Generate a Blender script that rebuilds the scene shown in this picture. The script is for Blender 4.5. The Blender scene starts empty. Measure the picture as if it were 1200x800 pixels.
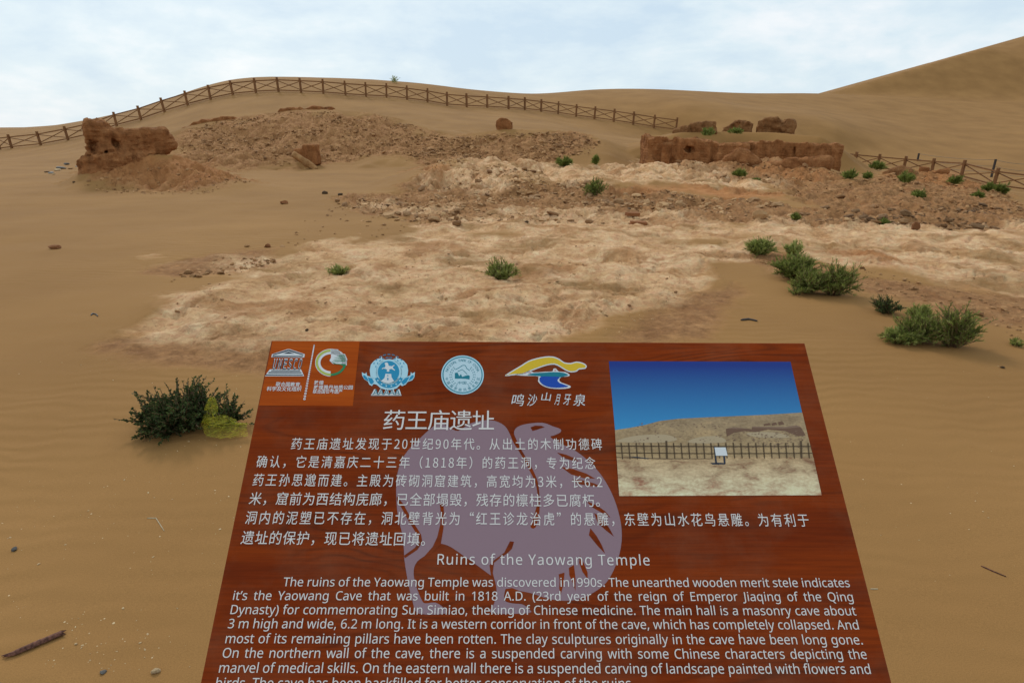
import bpy, math, random
import numpy as np
from mathutils import Vector, Matrix
from mathutils.geometry import tessellate_polygon

# ------------------------------------------------------------------ camera
SC = bpy.context.scene
COL = SC.collection
F = 700.0                                   # focal length in pixels of a 1200 px wide picture (21 mm)
PITCH = math.atan(250 / F)                  # horizon 250 px above the picture centre
EYE = Vector((0, 0, 1.6))
cam_d = bpy.data.cameras.new('camera')
cam_d.lens = 21.0
cam_d.sensor_width = 36.0
cam_d.clip_start = 0.05
cam_d.clip_end = 6000
cam = bpy.data.objects.new('camera', cam_d)
COL.objects.link(cam)
cam.location = EYE
cam.rotation_euler = (math.pi / 2 - PITCH, 0, 0)
SC.camera = cam

# ------------------------------------------------------------------ colour management, sky, sun
SC.view_settings.view_transform = 'Standard'
SC.view_settings.look = 'None'
SC.view_settings.exposure = 0.0
SC.view_settings.gamma = 1.0
SUN_EL, SUN_AZ = math.radians(37), math.radians(-26)     # azimuth from +Y, clockwise
world = bpy.data.worlds.new('World')
SC.world = world
world.use_nodes = True
nt = world.node_tree
nt.nodes.clear()
N = nt.nodes.new
L = nt.links.new
w_out = N('ShaderNodeOutputWorld')
w_bg = N('ShaderNodeBackground')
w_bg.inputs['Strength'].default_value = 0.1
w_sky = N('ShaderNodeTexSky')
w_sky.sky_type = 'NISHITA'
w_sky.sun_disc = False
w_sky.sun_elevation = SUN_EL
w_sky.sun_rotation = SUN_AZ
w_sky.air_density = 1.0
w_sky.dust_density = 2.0
tc = N('ShaderNodeTexCoord')
mp = N('ShaderNodeMapping')
mp.inputs['Scale'].default_value = (1.0, 1.0, 2.6)
mp.inputs['Location'].default_value = (3.1, 0.4, 0.2)
L(tc.outputs['Generated'], mp.inputs['Vector'])
n1 = N('ShaderNodeTexNoise')
n1.inputs['Scale'].default_value = 3.4
n1.inputs['Detail'].default_value = 9
n1.inputs['Roughness'].default_value = 0.55
n1.inputs['Distortion'].default_value = 0.4
L(mp.outputs[0], n1.inputs['Vector'])
cr = N('ShaderNodeValToRGB')
e = cr.color_ramp.elements
e[0].position, e[0].color = 0.33, (6.2, 7.7, 9.0, 1)
e[1].position, e[1].color = 0.66, (9.3, 9.75, 10.1, 1)
m_ = cr.color_ramp.elements.new(0.5)
m_.color = (7.5, 8.75, 9.5, 1)
n2_ = N('ShaderNodeTexNoise')
n2_.inputs['Scale'].default_value = 11.0
n2_.inputs['Detail'].default_value = 6
n2_.inputs['Roughness'].default_value = 0.6
L(mp.outputs[0], n2_.inputs['Vector'])
mad = N('ShaderNodeMath')
mad.operation = 'MULTIPLY_ADD'
mad.inputs[1].default_value = 0.42
L(n2_.outputs['Fac'], mad.inputs[0])
mad2 = N('ShaderNodeMath')
mad2.operation = 'SUBTRACT'
mad2.inputs[1].default_value = 0.21
L(n1.outputs['Fac'], mad2.inputs[0])
L(mad2.outputs[0], mad.inputs[2])
L(mad.outputs[0], cr.inputs['Fac'])
wmx = N('ShaderNodeMix')
wmx.data_type = 'RGBA'
wmx.inputs['Factor'].default_value = 0.92
L(w_sky.outputs[0], wmx.inputs['A'])
L(cr.outputs[0], wmx.inputs['B'])
L(wmx.outputs['Result'], w_bg.inputs['Color'])
L(w_bg.outputs[0], w_out.inputs['Surface'])

sun_d = bpy.data.lights.new('sun', 'SUN')
sun_d.energy = 1.5
sun_d.angle = math.radians(10)
sun_d.color = (1.0, 0.95, 0.88)
sun = bpy.data.objects.new('sun', sun_d)
COL.objects.link(sun)
_sd = Vector((math.sin(SUN_AZ) * math.cos(SUN_EL), math.cos(SUN_AZ) * math.cos(SUN_EL), math.sin(SUN_EL)))
sun.rotation_euler = _sd.to_track_quat('Z', 'Y').to_euler()
sun.location = _sd * 50

# ------------------------------------------------------------------ helpers: camera rays, noise, meshes
CP, SP = math.cos(PITCH), math.sin(PITCH)


def ray(u, v):
    """world direction through a picture point, scaled so that y = 1"""
    xc, yc = (u - 600) / F, (400 - v) / F
    y = CP + yc * SP
    return Vector((xc / y, 1.0, (yc * CP - SP) / y))


def W(u, v, Y):
    return EYE + ray(u, v) * Y


def _hash(ix, iy, iz, seed):
    h = (ix.astype(np.int64) * 374761393 + iy.astype(np.int64) * 668265263 + iz.astype(np.int64) * 2147483647 + seed * 1274126177) & 0xffffffff
    h = ((h ^ (h >> 13)) * 1274126177) & 0xffffffff
    h = (h ^ (h >> 16)) & 0xffffffff
    h = (h * 2246822519) & 0xffffffff
    return ((h ^ (h >> 15)) & 0xffffff) / float(0xffffff) * 2 - 1


def vn2(x, y, seed=0):
    x0, y0 = np.floor(x), np.floor(y)
    fx, fy = x - x0, y - y0
    fx, fy = fx * fx * fx * (fx * (fx * 6 - 15) + 10), fy * fy * fy * (fy * (fy * 6 - 15) + 10)
    z = np.zeros_like(x0)
    a, b = _hash(x0, y0, z, seed), _hash(x0 + 1, y0, z, seed)
    c, d = _hash(x0, y0 + 1, z, seed), _hash(x0 + 1, y0 + 1, z, seed)
    return (a * (1 - fx) + b * fx) * (1 - fy) + (c * (1 - fx) + d * fx) * fy


def fbm2(x, y, octv=4, seed=0, gain=0.5):
    s, a, t = 0, 1.0, 0
    for o in range(octv):
        ca, sa = math.cos(o * 1.3 + seed), math.sin(o * 1.3 + seed)
        s = s + a * vn2((x * ca - y * sa) * 2 ** o + o * 17.3, (x * sa + y * ca) * 2 ** o - o * 9.1, seed + o)
        t += a
        a *= gain
    return s / t


def vn3(x, y, z, seed=0):
    x0, y0, z0 = np.floor(x), np.floor(y), np.floor(z)
    f = [x - x0, y - y0, z - z0]
    fx, fy, fz = [t * t * (3 - 2 * t) for t in f]
    r = 0
    for i in (0, 1):
        for j in (0, 1):
            for k in (0, 1):
                r = r + _hash(x0 + i, y0 + j, z0 + k, seed) * (fx if i else 1 - fx) * (fy if j else 1 - fy) * (fz if k else 1 - fz)
    return r


def fbm3(x, y, z, octv=3, seed=0, gain=0.5):
    s, a, t = 0, 1.0, 0
    for o in range(octv):
        s = s + a * vn3(x * 2 ** o + o * 7.7, y * 2 ** o, z * 2 ** o - o * 3.3, seed + o)
        t += a
        a *= gain
    return s / t


def sstep(a, b, x):
    t = np.clip((x - a) / (b - a), 0, 1)
    return t * t * (3 - 2 * t)


def mesh_np(name, V, Fc, smooth=True, attrs=None):
    """mesh from a vertex array and an (n,3) or (n,4) face array"""
    V = np.asarray(V, dtype=np.float32)
    Fc = np.asarray(Fc, dtype=np.int32)
    me = bpy.data.meshes.new(name)
    k = Fc.shape[1]
    me.vertices.add(len(V))
    me.vertices.foreach_set('co', V.ravel())
    me.loops.add(Fc.size)
    me.loops.foreach_set('vertex_index', Fc.ravel())
    me.polygons.add(len(Fc))
    me.polygons.foreach_set('loop_start', np.arange(len(Fc), dtype=np.int32) * k)
    me.polygons.foreach_set('loop_total', np.full(len(Fc), k, dtype=np.int32))
    me.update(calc_edges=True)
    me.polygons.foreach_set('use_smooth', np.full(len(Fc), smooth, dtype=bool))
    for an, av in (attrs or {}).items():
        at = me.attributes.new(an, 'FLOAT', 'POINT')
        at.data.foreach_set('value', np.asarray(av, dtype=np.float32).ravel())
    return me


def link(name, data, mat=None, parent=None, loc=None, rot=None, scale=None, mtx=None):
    o = bpy.data.objects.new(name, data)
    COL.objects.link(o)
    if mat is not None and data is not None and not data.materials:
        data.materials.append(mat)
    if parent is not None:
        o.parent = parent
    if mtx is not None:
        o.matrix_local = mtx
    if loc is not None:
        o.location = loc
    if rot is not None:
        o.rotation_euler = rot
    if scale is not None:
        o.scale = scale
    return o


def tag(o, label=None, cat=None, group=None, kind=None):
    if label:
        o['label'] = label
    if cat:
        o['category'] = cat
    if group:
        o['group'] = group
    if kind:
        o['kind'] = kind
    return o


def box_arrays(sx, sy, sz, base=True):
    """box sx*sy*sz, standing on z = 0 when base"""
    z0 = 0 if base else -sz / 2
    V = [(x * sx / 2, y * sy / 2, z0 + z * sz) for z in (0, 1) for y in (-1, 1) for x in (-1, 1)]
    Q = [(0, 2, 3, 1), (4, 5, 7, 6), (0, 1, 5, 4), (1, 3, 7, 5), (3, 2, 6, 7), (2, 0, 4, 6)]
    return np.array(V, float), np.array(Q)


# ------------------------------------------------------------------ materials
def new_mat(name):
    m = bpy.data.materials.new(name)
    m.use_nodes = True
    t = m.node_tree
    b = t.nodes['Principled BSDF']
    b.inputs['Roughness'].default_value = 0.9
    b.inputs['Specular IOR Level'].default_value = 0.2
    return m, t, b


class G_:
    """tiny node-graph helper"""
    def __init__(s, t, warm=(1, 1, 1)):
        s.t = t
        s.warm = warm

    def n(s, typ, **kw):
        nd = s.t.nodes.new('ShaderNode' + typ)
        for k, v in kw.items():
            if hasattr(nd, k):
                setattr(nd, k, v)
            else:
                nd.inputs[k.replace('_', ' ')].default_value = v
        return nd

    def l(s, a, b):
        s.t.links.new(a, b)

    def coord(s, scale=(1, 1, 1), out='Object'):
        c = s.n('TexCoord')
        m = s.n('Mapping')
        m.inputs['Scale'].default_value = scale
        s.l(c.outputs[out], m.inputs['Vector'])
        return m.outputs[0]

    def noise(s, vec, scale, detail=4, rough=0.55, dist=0.0):
        nd = s.n('TexNoise')
        nd.inputs['Scale'].default_value = scale
        nd.inputs['Detail'].default_value = detail
        nd.inputs['Roughness'].default_value = rough
        nd.inputs['Distortion'].default_value = dist
        s.l(vec, nd.inputs['Vector'])
        return nd.outputs['Fac']

    def ramp(s, fac, stops):
        r = s.n('ValToRGB')
        el = r.color_ramp.elements
        while len(el) < len(stops):
            el.new(0.5)
        for e_, (p, c) in zip(el, stops):
            e_.position = p
            if c[0] > c[-1] * 1.3:              # earth colours only, not the grey value ramps
                c = tuple(min(0.9, a * b) for a, b in zip(c, s.warm))
            e_.color = (*c, 1)
        s.l(fac, r.inputs['Fac'])
        return r.outputs[0]

    def mix(s, fac, a, b, mode='MIX'):
        m = s.n('Mix', data_type='RGBA', blend_type=mode)
        for inp, val in (('Factor', fac), ('A', a), ('B', b)):
            sock = [i for i in m.inputs if i.name == inp and (i.type == ('VALUE' if inp == 'Factor' else 'RGBA'))][0]
            if isinstance(val, (int, float)):
                sock.default_value = val
            elif isinstance(val, tuple):
                sock.default_value = val if len(val) == 4 else (*val, 1)
            else:
                s.l(val, sock)
        return [o for o in m.outputs if o.type == 'RGBA'][0]

    def math(s, op, a, b=None, clamp=False):
        m = s.n('Math', operation=op)
        m.use_clamp = clamp
        for i, val in enumerate((a, b)):
            if val is None:
                continue
            if isinstance(val, (int, float)):
                m.inputs[i].default_value = val
            else:
                s.l(val, m.inputs[i])
        return m.outputs[0]

    def attr(s, name):
        a = s.n('Attribute')
        a.attribute_name = name
        return a.outputs['Fac']

    def bump(s, h, strength, dist, normal=None):
        b = s.n('Bump')
        b.inputs['Strength'].default_value = strength
        b.inputs['Distance'].default_value = dist
        s.l(h, b.inputs['Height'])
        if normal is not None:
            s.l(normal, b.inputs['Normal'])
        return b.outputs[0]


def flat_mat(name, col, rough=0.6, spec=0.3, var=0.0):
    m, t, b = new_mat(name)
    b.inputs['Base Color'].default_value = (*col, 1)
    b.inputs['Roughness'].default_value = rough
    b.inputs['Specular IOR Level'].default_value = spec
    if var:
        g = G_(t)
        f = g.noise(g.coord(), 60, 3)
        c = g.ramp(f, [(0.3, tuple(x * (1 - var) for x in col)), (0.7, tuple(min(1, x * (1 + var)) for x in col))])
        g.l(c, b.inputs['Base Color'])
    return m


def ground_mat():
    m, t, b = new_mat('desert ground')
    g = G_(t, (0.96, 0.80, 0.56))
    co = g.coord()
    crust, rub, red = g.attr('crust'), g.attr('rubble'), g.attr('red')
    # wind-blown sand
    big = g.noise(co, 0.35, 4)
    sand = g.ramp(big, [(0.3, (0.260, 0.158, 0.073)), (0.7, (0.332, 0.208, 0.100))])
    grain = g.noise(co, 260, 2)
    sand = g.mix(0.5, sand, g.ramp(grain, [(0.25, (0.35, 0.35, 0.35)), (0.75, (0.66, 0.66, 0.66))]), 'OVERLAY')
    # dried pale clay crust
    n2 = g.noise(co, 1.7, 7, 0.62, 0.5)
    cl = g.ramp(n2, [(0.28, (0.46, 0.275, 0.165)), (0.40, (0.61, 0.42, 0.285)), (0.52, (0.71, 0.525, 0.395)), (0.70, (0.80, 0.64, 0.53))])
    n3 = g.noise(co, 11, 5, 0.6, 0.3)
    cl = g.mix(0.8, cl, g.ramp(n3, [(0.32, (0.36, 0.345, 0.33)), (0.60, (0.58, 0.58, 0.58))]), 'OVERLAY')
    n3b = g.noise(co, 38, 5, 0.7, 0.8)
    cl = g.mix(0.7, cl, g.ramp(n3b, [(0.30, (0.16, 0.15, 0.14)), (0.42, (0.47, 0.47, 0.47)), (0.66, (0.56, 0.56, 0.56))]), 'OVERLAY')
    # reddish earth rubble ground
    n4 = g.noise(co, 3.0, 6, 0.65)
    rb = g.ramp(n4, [(0.3, (0.29, 0.155, 0.085)), (0.55, (0.42, 0.25, 0.145)), (0.75, (0.52, 0.335, 0.205))])
    n5 = g.noise(co, 14, 4, 0.65)
    rb = g.mix(0.6, rb, g.ramp(n5, [(0.3, (0.3, 0.3, 0.3)), (0.7, (0.66, 0.66, 0.66))]), 'OVERLAY')
    rd = g.ramp(n4, [(0.3, (0.33, 0.155, 0.072)), (0.7, (0.49, 0.27, 0.145))])

    def edge(a, lo=0.42, hi=0.56):
        # ragged edge: the baked mask plus fine noise
        j = g.math('MULTIPLY_ADD', g.noise(co, 6.5, 6, 0.65), 0.5)
        s_ = g.t.nodes[-1]
        s_.inputs[2].default_value = -0.25
        k = g.math('ADD', a, j)
        r = g.n('MapRange')
        g.l(k, r.inputs[0])
        r.inputs[1].default_value = lo
        r.inputs[2].default_value = hi
        return r.outputs[0]
    fc, fr, fd = edge(crust, 0.25, 0.95), edge(rub, 0.15, 0.9), edge(red, 0.3, 1.0)
    # sand drifting thinly over the crust
    thin = g.ramp(g.noise(co, 0.9, 5, 0.6), [(0.50, (1, 1, 1)), (0.64, (0.25, 0.25, 0.25))])
    fc2 = g.math('MULTIPLY', fc, thin)
    patch = g.ramp(g.noise(co, 1.15, 7, 0.68, 0.8), [(0.50, (0, 0, 0)), (0.60, (0.75, 0.75, 0.75))])
    cl = g.mix(patch, cl, g.mix(0.45, rb, rd))
    c = g.mix(fr, sand, rb)
    c = g.mix(fc2, c, cl)
    c = g.mix(fd, c, rd)
    g.l(c, b.inputs['Base Color'])
    b.inputs['Roughness'].default_value = 0.95
    b.inputs['Specular IOR Level'].default_value = 0.12
    # relief
    wv = g.n('TexWave', wave_type='BANDS', bands_direction='Y')
    wv.inputs['Scale'].default_value = 2.6
    wv.inputs['Distortion'].default_value = 8.0
    wv.inputs['Detail'].default_value = 2.5
    wv.inputs['Detail Scale'].default_value = 0.8
    g.l(co, wv.inputs['Vector'])
    rip = g.math('MULTIPLY', wv.outputs['Fac'], g.ramp(g.noise(co, 0.28, 3), [(0.42, (0, 0, 0)), (0.62, (1, 1, 1))]))
    soft = g.math('MULTIPLY', g.attr('near'), g.math('SUBTRACT', 1.0, g.math('MAXIMUM', fr, fc)))
    b1 = g.bump(g.math('MULTIPLY', rip, soft), 0.6, 0.011)
    b2 = g.bump(g.noise(co, 120, 3), 0.25, 0.004, b1)
    hard = g.math('MAXIMUM', g.math('MULTIPLY', fc, 0.8), fr)
    b3 = g.bump(g.math('MULTIPLY', g.noise(co, 9, 8, 0.68, 0.6), hard), 0.9, 0.07, b2)
    b4 = g.bump(g.math('MULTIPLY', n3b, hard), 0.8, 0.022, b3)
    g.l(b4, b.inputs['Normal'])
    return m


def earth_mat(name, dark, mid, light, streak=1.0, scale=3.0):
    m, t, b = new_mat(name)
    g = G_(t, (0.88, 0.76, 0.55))
    co = g.coord()
    n1 = g.noise(co, scale, 6, 0.62)
    c = g.ramp(n1, [(0.3, dark), (0.5, mid), (0.72, light)])
    cs = g.coord((1, 1, 0.22))
    n2 = g.noise(cs, 7, 5, 0.6)
    c = g.mix(0.5 * streak, c, g.ramp(n2, [(0.3, (0.3, 0.3, 0.3)), (0.7, (0.68, 0.68, 0.68))]), 'OVERLAY')
    g.l(c, b.inputs['Base Color'])
    b.inputs['Roughness'].default_value = 0.95
    b.inputs['Specular IOR Level'].default_value = 0.1
    st_ = g.noise(g.coord((1.2, 1.2, 11)), 1.6, 5, 0.65, 0.3)      # packed earth courses
    b0_ = g.bump(st_, 0.7, 0.06)
    bb = g.bump(g.noise(co, 16, 8, 0.72), 1.0, 0.06, b0_)
    g.l(bb, b.inputs['Normal'])
    return m


def stone_mat(name, c0, c1):
    m, t, b = new_mat(name)
    g = G_(t, (1.0, 0.84, 0.62))
    oi = g.n('ObjectInfo')
    at = g.attr('tone')
    r = g.math('FRACT', g.math('ADD', oi.outputs['Random'], at))
    c = g.ramp(r, [(0.0, c0), (1.0, c1)])
    n = g.noise(g.coord(), 25, 4)
    c = g.mix(0.6, c, g.ramp(n, [(0.3, (0.32, 0.32, 0.32)), (0.7, (0.66, 0.66, 0.66))]), 'OVERLAY')
    g.l(c, b.inputs['Base Color'])
    g.l(g.bump(n, 0.6, 0.02), b.inputs['Normal'])
    return m


def leaf_mat(name, c0, c1, c2):
    m, t, b = new_mat(name)
    g = G_(t)
    c = g.ramp(g.attr('tone'), [(0.0, c0), (0.6, c1), (1.0, c2)])
    g.l(c, b.inputs['Base Color'])
    b.inputs['Roughness'].default_value = 0.7
    tl = g.n('BsdfTranslucent')
    g.l(c, tl.inputs['Color'])
    ms = g.n('MixShader')
    ms.inputs[0].default_value = 0.3
    g.l(b.outputs[0], ms.inputs[1])
    g.l(tl.outputs[0], ms.inputs[2])
    out = [n_ for n_ in t.nodes if n_.type == 'OUTPUT_MATERIAL'][0]
    g.l(ms.outputs[0], out.inputs['Surface'])
    return m


def wood_mat(name, dark, light, scale=6):
    m, t, b = new_mat(name)
    g = G_(t)
    oi = g.n('ObjectInfo')
    n = g.noise(g.coord((8, 8, 1)), scale, 4)
    c = g.ramp(n, [(0.3, dark), (0.7, light)])
    c = g.mix(0.25, c, g.ramp(oi.outputs['Random'], [(0, (0.3, 0.3, 0.3)), (1, (0.7, 0.7, 0.7))]), 'OVERLAY')
    g.l(c, b.inputs['Base Color'])
    b.inputs['Roughness'].default_value = 0.75
    return m


M_ground = ground_mat()
M_ruin = earth_mat('red mud brick', (0.21, 0.090, 0.042), (0.37, 0.175, 0.086), (0.50, 0.26, 0.14))
M_ruin2 = earth_mat('brown mud lump', (0.16, 0.08, 0.04), (0.30, 0.155, 0.08), (0.42, 0.25, 0.14))
M_pruin = earth_mat('pale mud', (0.32, 0.18, 0.095), (0.47, 0.29, 0.165), (0.58, 0.40, 0.25))
M_clod = stone_mat('clod', (0.20, 0.115, 0.06), (0.46, 0.295, 0.17))
M_slab = stone_mat('clay slab', (0.22, 0.13, 0.075), (0.58, 0.41, 0.26))
M_brick = stone_mat('old brick', (0.20, 0.10, 0.055), (0.30, 0.14, 0.07))
M_pale = stone_mat('pale chip', (0.42, 0.33, 0.23), (0.66, 0.58, 0.46))
M_grey = stone_mat('grey stone', (0.10, 0.09, 0.08), (0.36, 0.34, 0.31))
M_dark = stone_mat('dark stone', (0.06, 0.042, 0.03), (0.14, 0.095, 0.06))
M_dslab = stone_mat('brown slab', (0.10, 0.062, 0.038), (0.34, 0.22, 0.13))
M_fence = wood_mat('fence wood', (0.13, 0.058, 0.02), (0.28, 0.125, 0.048))
M_darkpost = flat_mat('dark post', (0.04, 0.03, 0.026), 0.6, 0.3, 0.2)
M_wire = flat_mat('steel wire', (0.10, 0.085, 0.07), 0.5, 0.4)
M_leafdark = leaf_mat('dark green leaf', (0.026, 0.036, 0.011), (0.062, 0.092, 0.026), (0.14, 0.18, 0.05))
M_leafgreen = leaf_mat('grey green leaf', (0.085, 0.105, 0.018), (0.24, 0.275, 0.058), (0.46, 0.47, 0.16))
M_stem = wood_mat('shrub stem', (0.09, 0.05, 0.025), (0.22, 0.14, 0.075))
import time
T0_ = time.time()
# ------------------------------------------------------------------ terrain: base dunes as a smooth surface through surveyed points
ctl = []                                    # (x, y, z)


def cpt(u, v, Y):
    p = W(u, v, Y)
    ctl.append((p.x, p.y, p.z))


def flatrow(Y, us, z=0.0):
    for u in us:
        a = (u - 600) / F / CP
        ctl.append((a * Y, Y, z))


for Y in (0.8, 2.2, 5.0, 9.0):
    flatrow(Y, (-700, -300, 0, 300, 600, 900, 1200, 1500, 1900))
flatrow(14, (-300, 0, 150, 300, 600, 850, 1000))
flatrow(20, (0, 300, 600, 850, 980))
flatrow(27, (300, 450, 600, 740, 850), 0.0)
for q in ((-300, 215, 20), (-300, 195, 32), (-300, 182, 50), (-300, 170, 70), (-300, 155, 130),
          (0, 200, 26), (0, 188, 38), (110, 190, 34), (200, 175, 36), (60, 181, 46),
          (300, 150, 42), (420, 150, 42), (500, 152, 40), (545, 150, 40), (470, 135, 47), (560, 142, 46), (640, 158, 38), (640, 146, 48),
          (700, 166, 36), (740, 178, 30), (740, 162, 42), (760, 170, 36),
          (900, 165, 42), (900, 145, 58), (980, 155, 58), (1000, 130, 82), (880, 125, 72), (800, 135, 62),
          (1000, 197, 46), (1000, 176, 56), (1100, 168, 62), (1100, 140, 80), (1200, 168, 62), (1200, 130, 88), (1400, 160, 62), (1400, 126, 88), (1700, 150, 62),
          (1060, 204, 32), (1100, 208, 32), (1150, 216, 32), (1200, 226, 32), (1200, 238, 20), (1150, 232, 20), (1060, 215, 21),
          (1200, 258, 12.5), (1400, 240, 20), (1400, 232, 36)):
    cpt(*q)
FENCE_L = [(-58, 184, 56), (-28, 180, 56), (0, 175.5, 56), (14, 174, 56), (48, 170.5, 56), (80, 164.5, 56), (109, 158, 56), (137, 148, 56), (165.5, 140.8, 56),
           (193, 131.5, 56), (220, 123.5, 56), (247, 116.8, 56), (273, 111.5, 56), (300, 109, 56), (326.5, 107.8, 56),
           (353, 108.8, 56), (379, 110, 56), (405, 112, 56.5), (429, 113.5, 57), (453, 114.5, 57.5), (477, 117, 58), (501, 120, 58.5),
           (524, 124, 59), (547, 125.5, 60), (571, 126.5, 61), (596, 128, 62), (615, 129, 64), (634, 131, 65), (654, 133.5, 65.5),
           (675, 136.8, 65), (696.5, 139.5, 64), (719, 142.5, 63), (742, 146, 62), (766, 150, 61), (792, 153.5, 60)]
FENCE_R = [(975, 192, 52), (1001, 196, 50), (1027.5, 199, 48.5), (1058, 202, 47), (1091, 205.5, 45), (1126, 208.5, 42.5), (1164, 219, 40), (1207, 225, 38), (1256, 232, 36)]
for q in FENCE_L + FENCE_R:
    cpt(*q)
SKY = [(-300, 147, 160), (-120, 150, 140), (0, 149.5, 125), (87, 144.2, 105), (112, 139, 98), (150, 130, 88), (175, 124.5, 82), (200, 115, 78), (225, 106, 74), (262, 95.5, 70),
       (300, 91.5, 68), (350, 92, 67), (425, 94.5, 67), (500, 101, 68), (550, 106, 72), (600, 109.5, 78), (640, 110, 84), (690, 106, 86),
       (770, 105, 88), (850, 109, 92), (950, 110.5, 98), (1050, 111, 104), (1200, 111, 112), (1400, 111, 122), (1700, 108, 130)]
for (u, v, Y) in SKY:
    cpt(u, v, Y)
    cpt(u, v + 4, Y * 1.25)
for az in np.radians([-62, -40, -20, 0, 20, 40, 62]):
    for r, z in ((330, -2), (800, -6)):
        ctl.append((r * math.sin(az), r * math.cos(az), z))
ctl = np.array(ctl)


def _pq(x, y):
    return np.stack([np.arctan2(x, y) * 1.6, np.log(np.maximum(np.hypot(x, y), 0.3)) * 0.9], -1)


def _phi(d2):
    return 0.5 * d2 * np.log(d2 + 1e-12)


_cp = _pq(ctl[:, 0], ctl[:, 1])
_n = len(_cp)
_K = _phi(((_cp[:, None] - _cp[None]) ** 2).sum(-1)) + np.eye(_n) * 2e-5
_P = np.hstack([np.ones((_n, 1)), _cp])
_A = np.block([[_K, _P], [_P.T, np.zeros((3, 3))]])
# interpolate elevation as seen (z - eye)/r : keeps far dunes and near ground equally well conditioned
_rr = np.hypot(ctl[:, 0], ctl[:, 1])
_w = np.linalg.solve(_A, np.concatenate([ctl[:, 2] / (_rr + 6.0), np.zeros(3)]))


def base_z(x, y):
    x, y = np.asarray(x, float), np.asarray(y, float)
    sh = x.shape
    x, y = x.ravel(), y.ravel()
    out = np.empty(len(x))
    for i in range(0, len(x), 60000):
        q = _pq(x[i:i + 60000], y[i:i + 60000])
        d2 = ((q[:, None] - _cp[None]) ** 2).sum(-1)
        out[i:i + 60000] = _phi(d2) @ _w[:_n] + _w[_n] + q @ _w[_n + 1:]
    r = np.hypot(x, y)
    out = out * (r + 6.0)
    az = np.abs(np.arctan2(x, y))
    out = out * (1 - sstep(1.15, 1.5, az)) * (1 - sstep(300, 700, r)) + sstep(300, 700, r) * -6.0
    return out.reshape(sh)


# ridges: crest polyline (picture u, v at depth Y), width towards the eye and away
RIDGES = []


def ridge(pts, wf, wb, pw=1.15, endw=None):
    P3 = np.array([tuple(W(*q)) for q in pts])
    hb = base_z(P3[:, 0], P3[:, 1])
    RIDGES.append((P3, P3[:, 2] - hb, wf, wb, pw, endw or min(wf, wb)))


# left rubble mound
ridge([(196, 156, 33), (225, 147, 34), (262, 139, 35), (300, 134, 36), (345, 129, 36), (392, 127.5, 36), (440, 133, 35.5), (475, 141, 35), (505, 152, 34), (535, 161, 33), (562, 166, 32)], 8.5, 5, 1.1, 3)
# its front lobe with the block
ridge([(262, 182, 27), (300, 176, 27.5), (338, 172, 28)], 2.6, 2.5, 1.3, 1.0)
# centre rubble mound
ridge([(498, 170, 31), (540, 161, 31.5), (590, 153, 32), (640, 152, 32), (680, 156, 31.5), (700, 162, 31)], 5.5, 3.5, 1.2, 2)
# pale eroded hump
ridge([(500, 194, 20.5), (540, 185, 20.5), (580, 187, 20.5), (640, 192, 20.5), (700, 193, 20.5), (760, 190, 20.8), (800, 192, 21), (840, 198, 20.6), (880, 205, 19.5), (925, 214, 18)], 5.5, 2.5, 1.3, 1.8)
ridge([(600, 208, 17), (700, 212, 16.8), (780, 214, 16.8), (850, 216, 17), (915, 222, 17), (930, 228, 16.5)], 2.4, 2.0, 1.2, 1.2)
ridge([(560, 262, 11.3), (640, 256, 11.8), (740, 258, 11.6), (830, 262, 11.3)], 1.8, 1.8, 1.3, 1.2)
ridge([(500, 222, 16.5), (512, 205, 18), (530, 196, 19)], 1.6, 1.6, 1.1, 1.2)
# backfill behind the main wall and rubble slope in front of it
ridge([(800, 155, 29.5), (850, 154, 29.5), (905, 155, 28.5), (960, 160, 27)], 1.6, 8, 1.4, 3)
ridge([(850, 190, 22.5), (905, 186, 22.3), (950, 192, 21.3), (975, 202, 20.5)], 4.2, 1.8, 1.1, 1.6)
# right mound
ridge([(1035, 208, 26), (1062, 199, 26), (1095, 200, 25.5), (1118, 207, 24.5), (1150, 219, 22.5)], 3.2, 3, 1.15, 1.6)
# apron of the left ruin
ridge([(108, 194, 18.6), (130, 182, 18.9), (170, 179, 18.9), (205, 182, 18.7), (240, 197, 18), (275, 209, 17.5), (292, 216, 17.2)], 2.4, 2.6, 0.95, 1.1)
# low crusted swell right
ridge([(900, 262, 11.3), (980, 263, 11.3), (1060, 268, 11), (1180, 276, 10.5)], 2.2, 2.5, 1.3, 1.5)


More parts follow.
